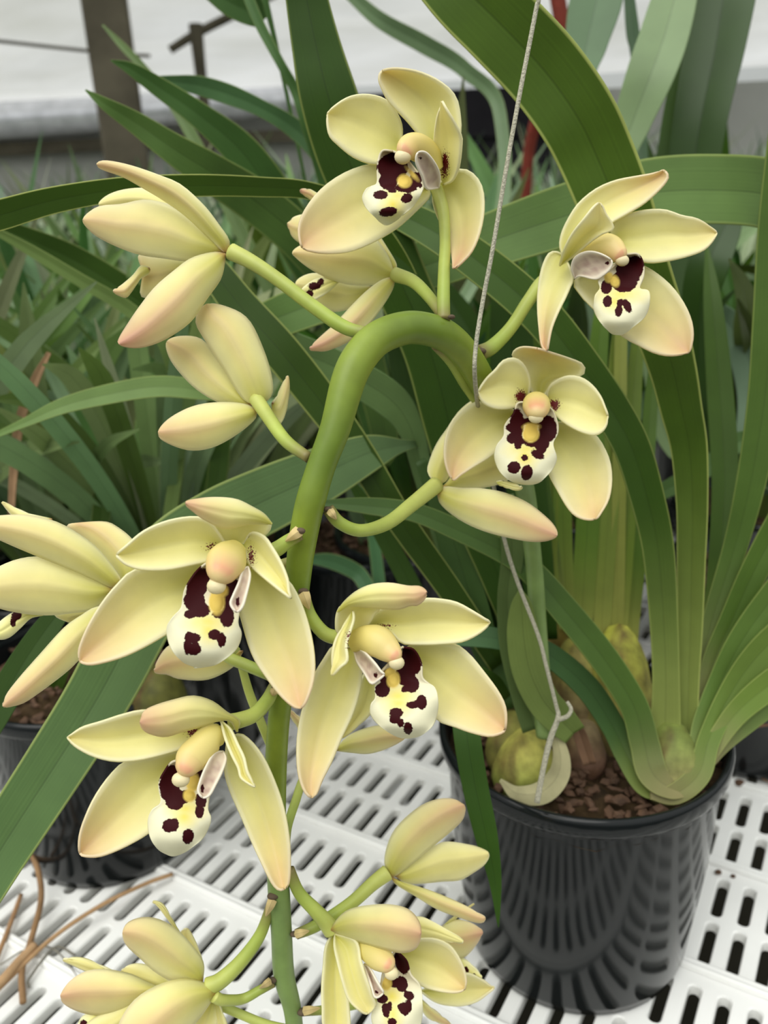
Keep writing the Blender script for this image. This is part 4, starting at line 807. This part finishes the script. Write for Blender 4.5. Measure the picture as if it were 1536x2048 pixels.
# ---- G: lower left blossom
fl = pedicel([(549, 1372, 12, .320), (535, 1400, 14, .316), (510, 1428, 15, .312), (480, 1440, 16, .309), (455, 1445, 17, .308)], main, 'lower left blossom with two maroon spots, left of the stem')
petal('sepal', fl, C6, [((860, 420), [(720, 400), (560, 440), (400, 465), (300, 550), (200, 690), (130, 840), (95, 960)], (98, 1066), [(720, 700), (620, 870), (540, 940), (440, 1000), (330, 1052), (230, 1086), (150, 1088)], .312, .298, .003, -.006, 0)], .6)
petal('sepal', fl, C6, [((1060, 330), [(1045, 520), (1080, 660), (1150, 820), (1220, 990), (1290, 1140), (1352, 1260), (1395, 1305)], (1430, 1300), [(1130, 285), (1200, 320), (1290, 430), (1370, 600), (1430, 780), (1465, 980), (1472, 1150), (1462, 1270)], .310, .300, .003, -.005, 0)], .5)
petal('petal', fl, C6, [((1000, 230), [(800, 150), (530, 132), (380, 160), (240, 205), (120, 240), (60, 275)], (18, 310), [(850, 350), (770, 382), (640, 422), (480, 457), (330, 465), (200, 437), (100, 390), (40, 345)], .308, .296, 0, -.005, 0)], .1, spots=((850, 280, 66, 30),))
petal('sepal', fl, C6, [((1125, 270), [(1138, 200), (1060, 150), (960, 76), (840, 42), (720, 65), (600, 100), (520, 140)], (496, 212), [(1080, 200), (1000, 200), (880, 238), (760, 272), (660, 301), (580, 290), (520, 262)], .304, .288, -.005, .005, 0)], .85)
petal('petal', fl, C6, [((1015, 195), [(1045, 310), (1088, 420), (1132, 510), (1150, 580)], (1236, 632), [(1080, 250), (1132, 360), (1170, 440), (1192, 530), (1228, 600)], .302, .288, 0, -.003, 0)], .05)
lip(fl, C6, (820, 470), [(710, 465), (650, 530), (610, 620), (625, 730), (562, 790), (545, 870), (560, 960), (600, 1030), (660, 1066)], (715, 1080), [(930, 520), (935, 640), (942, 700), (936, 780), (956, 840), (930, 912), (880, 990), (800, 1046)], .299,
    dark=((675, 580, 50, 95, 20), (690, 670, 62, 60), (720, 730, 58, 54), (780, 700, 40, 40), (890, 720, 34, 50), (880, 795, 27, 38), (860, 560, 50, 60), (690, 885, 48, 40, -20), (720, 880, 24, 36), (803, 953, 32, 44, 10)),
    callus=((815, 690, 40, 42), (840, 610, 42, 60, 20)), tint=((790, 780, 75, 45), (780, 830, 50, 50)))
sidelobe(fl, C6, (1035, 400), [(975, 410), (920, 500), (880, 600), (868, 660)], (900, 702), [(1056, 450), (1030, 530), (985, 620), (945, 690)], .300, .288, spots=((895, 645, 14, 28),))
column(fl, C6, [(1020, 300, 60), (960, 310, 90), (890, 380, 102), (825, 450, 104), (795, 500, 80)], (757, 585, 60, 50), .302)

# ---- N: lower right side-facing blossom
fl = pedicel([(592, 1869, 10, .350), (635, 1850, 12, .352), (700, 1808, 13, .358), (745, 1768, 14, .363), (775, 1745, 16, .366)], main, 'lower right blossom seen from the side, above the lowest blossoms')
petal('petal', fl, C8, [((700, 630), [(850, 500), (1000, 400), (1080, 378), (1200, 395), (1300, 420)], (1378, 466), [(780, 678), (880, 680), (1040, 665), (1170, 655), (1270, 600), (1350, 540)], .370, .372, -.001, .004, 0)], .1, back=True)
petal('sepal', fl, C8, [((662, 640), [(622, 540), (638, 420), (690, 300), (780, 200), (900, 110), (1020, 68), (1125, 70)], (1197, 112), [(720, 610), (850, 510), (980, 400), (1100, 300), (1180, 222), (1203, 160)], .367, .364, -.004, .006, 0)], .6, back=True)
petal('sepal', fl, C8, [((670, 640), [(780, 685), (950, 740), (1100, 800), (1250, 870)], (1352, 935), [(710, 690), (850, 775), (1000, 865), (1150, 922), (1310, 968)], .367, .360, -.001, .003, 0)], .5, back=True)

# ---- P: blossom behind O
fl = pedicel([(604, 2024, 8, .358), (660, 2018, 9, .362), (740, 2000, 9, .372), (820, 1950, 10, .378), (860, 1920, 10, .380)], main, 'blossom behind the bottom centre one, its spotted lip peeping out at the right')
petal('sepal', fl, C8, [((1040, 1010), [(1100, 950)], (1272, 832), [(1080, 990), (1180, 900)], .382, .380, 0, .001, 0)], .1, back=True)
petal('sepal', fl, C8, [((980, 1090), [(1050, 990), (1130, 952), (1230, 965), (1300, 1002)], (1332, 1045), [(1080, 1200), (1180, 1226), (1262, 1160)], .382, .376, -.002, .004, 0)], .8, back=True)
petal('lip', fl, C8, [((1150, 1250), [(1180, 1228), (1240, 1262), (1300, 1320)], (1325, 1372), [(1190, 1400), (1260, 1390)], .383, .380, 0, .001, 0)], 0, spots=((1212, 1318, 22, 28), (1272, 1355, 18, 14)))
petal('petal', fl, C8, [((880, 1470), [(1000, 1400), (1205, 1340), (1320, 1380), (1380, 1420)], (1418, 1446), [(1000, 1560), (1150, 1582), (1280, 1552), (1370, 1490)], .384, .378, 0, -.003, 0)], .15)
petal('sepal', fl, C8, [((850, 1500), [(930, 1570), (1010, 1630)], (1100, 1720), [(890, 1600), (960, 1680)], .384, .380, 0, .001, 0)], .5, back=True)

# ---- O: bottom centre blossom
fl = pedicel([(578, 1738, 11, .342), (598, 1785, 12, .343), (630, 1820, 14, .344), (650, 1842, 16, .345), (664, 1862, 17, .346)], main, 'bottom centre blossom with a hooded sepal and many small spots on the lip')
petal('sepal', fl, C8, [((690, 1200), [(760, 1110), (880, 1085), (1000, 1090), (1100, 1140), (1180, 1260), (1215, 1370)], (1205, 1455), [(760, 1340), (890, 1432), (1000, 1466), (1130, 1482)], .350, .342, .002, -.005, 0)], .4)
petal('petal', fl, C8, [((620, 1000), [(850, 930), (960, 958), (1060, 1010), (1150, 1065)], (1192, 1112), [(760, 1080), (900, 1088), (1000, 1092), (1110, 1114)], .348, .340, 0, .002, 0)], .05)
petal('sepal', fl, C8, [((240, 1045), [(185, 1150), (170, 1300), (160, 1450), (165, 1600), (175, 1740)], (270, 1960), [(340, 1150), (350, 1450), (358, 1600), (358, 1780)], .348, .338, 0, -.005, 0)], .1)
petal('petal', fl, C8, [((250, 1050), [(250, 1150), (272, 1250), (310, 1400), (352, 1530), (430, 1612)], (492, 1634), [(410, 1100), (445, 1250), (482, 1370), (530, 1500), (556, 1580)], .344, .332, -.002, -.004, 0)], .1)
lip(fl, C8, (700, 1170), [(620, 1290), (590, 1420), (560, 1540), (525, 1620), (540, 1720), (610, 1810)], (720, 1860), [(780, 1250), (812, 1350), (880, 1430), (896, 1540), (890, 1660), (850, 1780)], .336,
    dark=((742, 1260, 46, 85, -25), (690, 1410, 46, 34), (745, 1420, 42, 55), (600, 1525, 40, 32, 20), (797, 1503, 36, 28, 20), (765, 1600, 30, 44), (740, 1590, 24, 26), (790, 1580, 24, 40), (630, 1610, 24, 48, -10), (655, 1585, 16, 30), (675, 1695, 28, 25)),
    callus=((632, 1415, 36, 48),), tint=((670, 1510, 60, 70), (680, 1640, 40, 90)))
sidelobe(fl, C8, (468, 1270), [(480, 1320), (520, 1430), (550, 1520)], (608, 1485), [(510, 1300), (560, 1390), (590, 1440)], .338, .328, spots=((560, 1480, 16, 14),))
column(fl, C8, [(440, 1150, 60), (520, 1180, 88), (590, 1230, 92), (640, 1270, 68)], (668, 1340, 52, 48), .340)
petal('sepal', fl, C8, [((226, 1022), [(290, 930), (380, 870), (560, 840), (700, 846), (800, 882), (864, 960)], (880, 1050), [(350, 1078), (500, 1130), (650, 1170), (760, 1187), (850, 1150)], .343, .322, -.006, .006, 0)], .7, back=True)

# ---- Q1, Q2: lowest pair at the left
fl = pedicel([(542, 1808, 9, .344), (520, 1870, 12, .344), (480, 1925, 14, .343), (440, 1962, 16, .342), (415, 1972, 16, .342)], main, 'bottom left blossom from behind, the upper of the lowest pair')
petal('petal', fl, D6, [((1020, 1440), [(960, 1300), (922, 1200)], (956, 1172), [(1034, 1330), (990, 1220)], .352, .356, 0, .001, 0)], .1, back=True)
petal('petal', fl, D6, [((935, 1220), [(860, 1120), (815, 1060)], (783, 1032), [(915, 1185), (870, 1105), (830, 1045)], .352, .352, 0, .001, 0)], .05, back=True)
petal('petal', fl, D6, [((900, 1460), [(780, 1370), (690, 1352)], (625, 1385), [(860, 1500), (720, 1500), (650, 1450)], .352, .352, 0, .002, 0)], .05, back=True)
petal('petal', fl, D6, [((600, 1400), [(520, 1360), (420, 1322)], (325, 1328), [(560, 1420), (440, 1385), (380, 1358)], .352, .352, 0, .001, 0)], .05, back=True)
petal('sepal', fl, D6, [((880, 1500), [(760, 1450), (680, 1410), (600, 1390), (530, 1380), (440, 1390), (360, 1440)], (314, 1512), [(760, 1520), (700, 1560), (600, 1600), (500, 1612), (400, 1590), (330, 1552)], .347, .340, -.003, .005, 0)], .65, back=True)
petal('sepal', fl, D6, [((1034, 1445), [(1040, 1350), (1000, 1280), (920, 1190), (830, 1132), (740, 1115), (660, 1140)], (632, 1192), [(900, 1440), (800, 1392), (720, 1320), (650, 1252)], .344, .336, -.004, .006, 0)], .45, back=True)
fl = pedicel([(548, 1966, 8, .350), (520, 1980, 9, .349), (485, 1998, 10, .348), (445, 2000, 11, .342), (428, 1992, 12, .340)], main, 'bottom left blossom, the lower of the lowest pair, with a broad yellow hooded sepal')
petal('lip', fl, D6, [((520, 1600), [(460, 1600), (410, 1640)], (380, 1760), [(540, 1700), (470, 1760)], .346, .344, 0, .002, 0)], .2, spots=((432, 1652, 18, 14),))
petal('petal', fl, D6, [((760, 1500), [(690, 1520), (560, 1590), (450, 1655)], (360, 1790), [(740, 1600), (640, 1720), (480, 1800)], .345, .340, 0, .002, 0)], .1, back=True)
petal('petal', fl, D6, [((1090, 1520), [(1000, 1640), (950, 1740)], (1040, 1860), [(1112, 1590), (1108, 1700), (1090, 1780)], .346, .344, 0, .002, 0)], .1, back=True)
petal('sepal', fl, D6, [((1095, 1510), [(1095, 1580), (1120, 1700)], (1190, 1860), [(1130, 1570), (1165, 1680)], .347, .345, 0, .001, 0)], .2, back=True)
petal('sepal', fl, D6, [((1104, 1502), [(1060, 1458), (960, 1430), (840, 1450), (720, 1512), (640, 1600), (600, 1720)], (650, 1880), [(1040, 1600), (960, 1700), (880, 1800), (780, 1880)], .341, .324, -.005, .007, 0)], .75, back=True)
tube('flower_stalk', [(PS(x, y, d), r*d*DS/FPX) for x, y, r, d in ((438, 2010, 9, .352), (480, 2028, 9, .353), (530, 2048, 9, .354), (580, 2060, 9, .356))], M_STEM, main, [s2l(GPL)]*4)
tube('flower_stalk', [(PS(x, y, d), r*d*DS/FPX) for x, y, r, d in ((484, 1335, 8, .338), (500, 1390, 9, .338), (524, 1450, 9, .338), (545, 1500, 9, .338))], M_STEM, main, [s2l(GPL)]*4)

# ------------------------------------------------------------------ twine, straws and crumbs
def SR(x, y, r, d): return (PS(x, y, d), r*d*DS/FPX)
tw = tube('twine', [SR(1160, -900, 4.6, .33), SR(1125, -450, 4.6, .32), SR(1082, -40, 4.6, .315), SR(1072, 20, 4.6, .315), SR(1040, 185, 4.6, .315), SR(1012, 340, 4.5, .316), SR(985, 500, 4.5, .318), SR(966, 600, 4.5, .320), SR(952, 690, 4.5, .320), SR(950, 760, 4.5, .326), SR(962, 850, 4.3, .38), SR(985, 960, 4, .405), SR(1004, 1060, 4, .412),
                      SR(1030, 1150, 4, .418), SR(1076, 1270, 4, .418), SR(1092, 1330, 4, .42), SR(1112, 1410, 4, .425), SR(1116, 1435, 5, .425), SR(1100, 1480, 6, .425), SR(1086, 1540, 5.5, .424), SR(1074, 1605, 6, .424)], M_STR, seg=10)
tube('loose_end', [SR(1116, 1440, 5, .424), SR(1135, 1432, 4.5, .423), SR(1142, 1418, 4, .423), SR(1134, 1403, 3.5, .424)], M_STR, tw, seg=8)
tag(tw, 'white twine holding the flower stem, hanging from above down to the pot', 'string')
def straw(pts, r, col, label, grp=None, w=True):
    ctl = [(onz(x, y, z), r) for x, y, z in pts]
    tag(tube('dry_straw', ctl, M_DRY, cols=[s2l(col)]*len(ctl), seg=8), label, 'straw', grp)
SG = 'dry straws on the lower left of the bench'
straw([(345, 1748, .006), (290, 1768, .010), (200, 1812, .012), (100, 1880, .010), (-10, 1985, .006)], .0016, (176, 142, 104), 'long tan straw curving left from the foot of the left pot', SG)
straw([(55, 1690, .03), (76, 1740, .02), (82, 1800, .012), (62, 1880, .01), (44, 1940, .006), (46, 2005, .004)], .0022, (150, 118, 84), 'brown straw lying upright beside the left pot', SG)
straw([(42, 1790, .004), (20, 1850, .005), (4, 1890, .005), (-20, 1950, .004)], .0018, (168, 132, 96), 'short tan straw at the left edge of the bench', SG)
straw([(70, 1890, .01), (40, 1920, .01), (0, 1965, .01), (-40, 2000, .008)], .003, (184, 150, 112), 'broad pale straw crossing the others at the left edge', SG)
straw([(150, 1910, .003), (110, 1895, .004), (60, 1955, .004), (58, 1975, .003)], .0008, (120, 116, 104), 'thin grey rootlet on the bench among the straws', SG)
straw([(0, 1930, .003), (60, 1895, .003), (110, 1900, .004), (160, 1960, .003)], .0006, (140, 136, 124), 'hair-thin grey rootlet crossing the bench at lower left', SG)
leafb = ribbon('dry_leaf', [(*P(98, 705, .62), .0015), (*P(70, 760, .62), .0032), (*P(40, 840, .62), .0034), (*P(28, 930, .62), .003), (*P(22, 1030, .62), .0022)], None, (148, 118, 88), m=M_DRY, fold=.3)
tag(leafb, 'dry brown leaf blade standing among green leaves at the left', 'leaf')
tw2 = tube('twig', [(onz(1436, 1476, .165), .0012), (onz(1475, 1458, .14), .0012), (onz(1536, 1450, .12), .001), (onz(1580, 1446, .11), .001)], M_DRY, cols=[s2l((118, 84, 60))]*4, seg=8)
tag(tw2, 'thin brown root sticking out over the right of the pot', 'root')
tw3 = tube('twig', [(onz(1462, 1480, .02), .0009), (onz(1490, 1530, .012), .0009), (onz(1520, 1555, .005), .0008), (onz(1560, 1575, .003), .0008)], M_DRY, cols=[s2l((128, 100, 76))]*4, seg=8)
tag(tw3, 'thin brown twig lying on the bench right of the pot', 'twig')
for (x, y, s), lb in (((1479, 1566, .0035), 'reddish bark crumb on the bench beside the black pot rim'), ((1436, 1744, .0022), 'tiny brown bark crumb on the bench right of the pot'), ((1466, 1752, .0016), 'smallest greenish crumb beside the tiny brown one')):
    v, f = ellipsoid(onz(x, y, s*.8), (Vector((s*1.3, 0, 0)), Vector((0, s, 0)), Vector((0, 0, s*.8))), 8, 6)
    v = [q+Vector([s*.25*noise.noise(q*400+Vector((i, 0, 0))) for i in (0, 5, 9)]) for q in v]
    tag(link('bark_crumb', mesh('bark_crumb', v, f), M_CHIP, smooth=False), lb, 'bark crumb')
bpy.context.view_layer.update()
